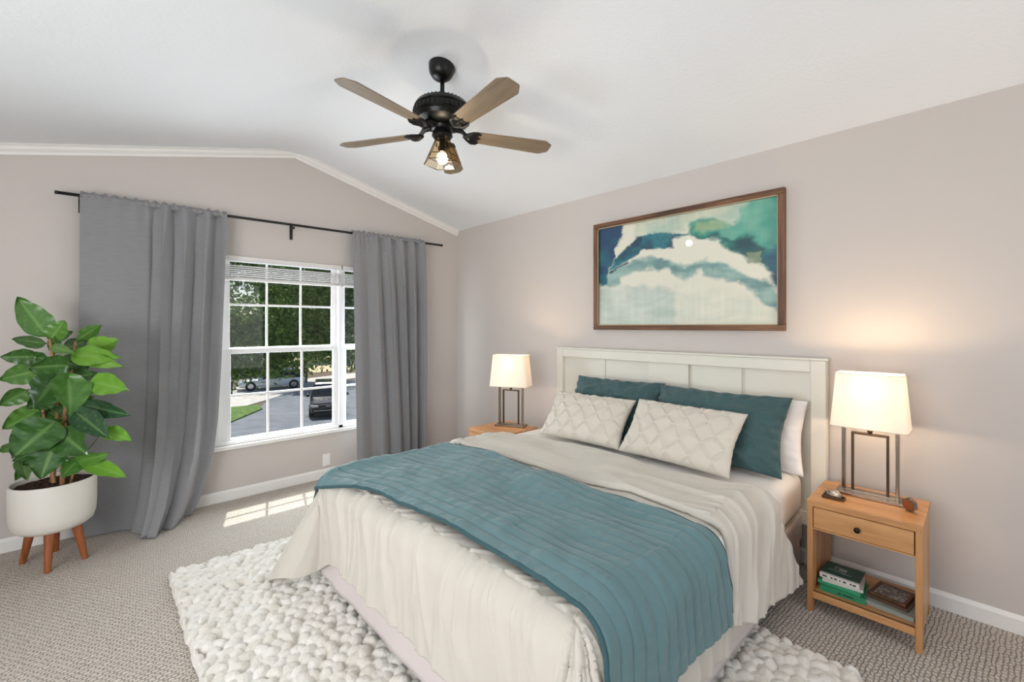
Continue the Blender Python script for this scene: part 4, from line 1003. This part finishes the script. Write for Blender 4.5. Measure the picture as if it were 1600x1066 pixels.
def car(loc, rz, paint_rgb, label, suv=True, L=4.6, W=1.9, H=1.72):
    """local +y is the front"""
    t = empty('car', loc, rz, label, 'car', 'parked cars')
    body = simple('car_paint', paint_rgb, .25, 3, 0, .04, Metallic=.3); body.node_tree.nodes['Principled BSDF'].inputs['Coat Weight'].default_value = .3
    dark = simple('car_glass', (24, 30, 36), .08, 3, 0, .05); tyre = simple('tyre_rubber', (22, 22, 22), .85, 20, .2); ch = simple('chrome', (190, 192, 196), .2, 20, 0, .05, Metallic=1)
    hl = L / 2; h0 = .28; belt = H * .60
    # lower body lofted from cross sections
    secs = [(-hl, .78, .42, belt - .12), (-hl + .12, .92, h0, belt), (-hl * .3, 1, h0, belt + .02), (hl * .35, 1, h0, belt - .02), (hl - .55, .98, h0, belt - .10), (hl - .16, .93, h0, belt - .20), (hl, .82, .36, belt - .34)]
    V = []; Fc = []; ring_n = 10
    for y, ws, z0, z1 in secs:
        w2 = W / 2 * ws; c = .12
        V += [(-w2 + c * .6, y, z0), (w2 - c * .6, y, z0), (w2, y, z0 + c), (w2 + .01, y, (z0 + z1) / 2), (w2 - .03, y, z1 - c * .6), (w2 - c * 1.4, y, z1), (-w2 + c * 1.4, y, z1), (-w2 + .03, y, z1 - c * .6), (-w2 - .01, y, (z0 + z1) / 2), (-w2, y, z0 + c)]
    for i in range(len(secs) - 1): Fc += [(i * 10 + k, i * 10 + (k + 1) % 10, (i + 1) * 10 + (k + 1) % 10, (i + 1) * 10 + k) for k in range(10)]
    Fc += [tuple(range(10)), tuple(range((len(secs) - 1) * 10, len(secs) * 10))]
    MB().add(V, Fc).build('body', body, t, bevel=.03)
    g0, g1 = (-hl + .15, hl * .42); r0, r1 = (-hl + .45, hl * .10)
    wb, wt = W / 2 * .92, W / 2 * .72
    MB().add([(-wb, g0, belt - .03), (wb, g0, belt - .03), (wb, g1, belt - .06), (-wb, g1, belt - .06), (-wt, r0, H - .05), (wt, r0, H - .05), (wt, r1, H - .05), (-wt, r1, H - .05)], [(0, 1, 5, 4), (1, 2, 6, 5), (2, 3, 7, 6), (3, 0, 4, 7), (4, 5, 6, 7)]).build('windows', dark, t)
    MB().add([(-wt - .02, r0 - .05, H - .07), (wt + .02, r0 - .05, H - .07), (wt + .02, r1 + .05, H - .07), (-wt - .02, r1 + .05, H - .07), (-wt + .06, r0 + .05, H), (wt - .06, r0 + .05, H), (wt - .06, r1 - .08, H), (-wt + .06, r1 - .08, H)], [(0, 1, 5, 4), (1, 2, 6, 5), (2, 3, 7, 6), (3, 0, 4, 7), (4, 5, 6, 7)]).build('roof', body, t, bevel=.02)
    for s_ in (-1, 1):
        MB().tube([(s_ * wb, g1, belt - .05), (s_ * wt, r1, H - .05)], .035, 6).build('pillar', body, t)
        MB().tube([(s_ * (wb + .0), -.1, belt), (s_ * wt, -.15, H - .05)], .03, 6).build('pillar', body, t)
    for s_ in (-1, 1):
        MB().tube([(s_ * W / 2, g1 - .25, belt + .02), (s_ * (W / 2 + .16), g1 - .2, belt + .06)], [.05, .11], 10).build('mirror', body, t, True)
        MB().prism([(s_ * .46, belt - .42), (s_ * .83, belt - .40), (s_ * .86, belt - .27), (s_ * .5, belt - .30)], hl - .10, hl - .0, 'y').build('headlight', ch, t, bevel=.01)
        for y in (-hl + .85, hl - .88):
            wl = MB().lathe([(0, -.11), (.2, -.115), (.33, -.12), (.36, -.09), (.36, .09), (.33, .12), (.2, .115), (0, .11)], 24).xf(Matrix.Translation((s_ * (W / 2 - .1), y, .36)) @ Matrix.Rotation(R(90), 4, 'Y')).build('wheel', tyre, t, 2)
            MB().lathe([(0, .125), (.05, .13), (.2, .118), (.22, .1)], 16).xf(Matrix.Translation((s_ * (W / 2 - .1), y, .36)) @ Matrix.Rotation(R(90 * s_), 4, 'Y')).build('hubcap', ch, wl, 2)
    gr_ = MB().prism([(-.44, belt - .42), (.44, belt - .42), (.46, belt - .28), (-.46, belt - .28)], hl - .05, hl + .015, 'y').build('grille', dark, t, bevel=.01)
    MB().box(-.11, .11, hl + .014, hl + .02, belt - .375, belt - .325).build('badge', ch, gr_)
    MB().box(-.72, .72, hl - .05, hl + .02, .42, .47).build('bumper_trim', ch, t, bevel=.01)
    MB().box(-.74, .74, hl - .10, hl + .005, .48, .62).build('lower_intake', dark, t, bevel=.01)
    return t
car((10.05, 26.4, GZ), R(160), (26, 28, 32), 'black car parked on the street facing the window', H=1.72)
car((10.4, 38.9, GZ + .02), R(78), (232, 232, 230), 'white car parked across the driveway under the tree', H=1.55, L=4.7)
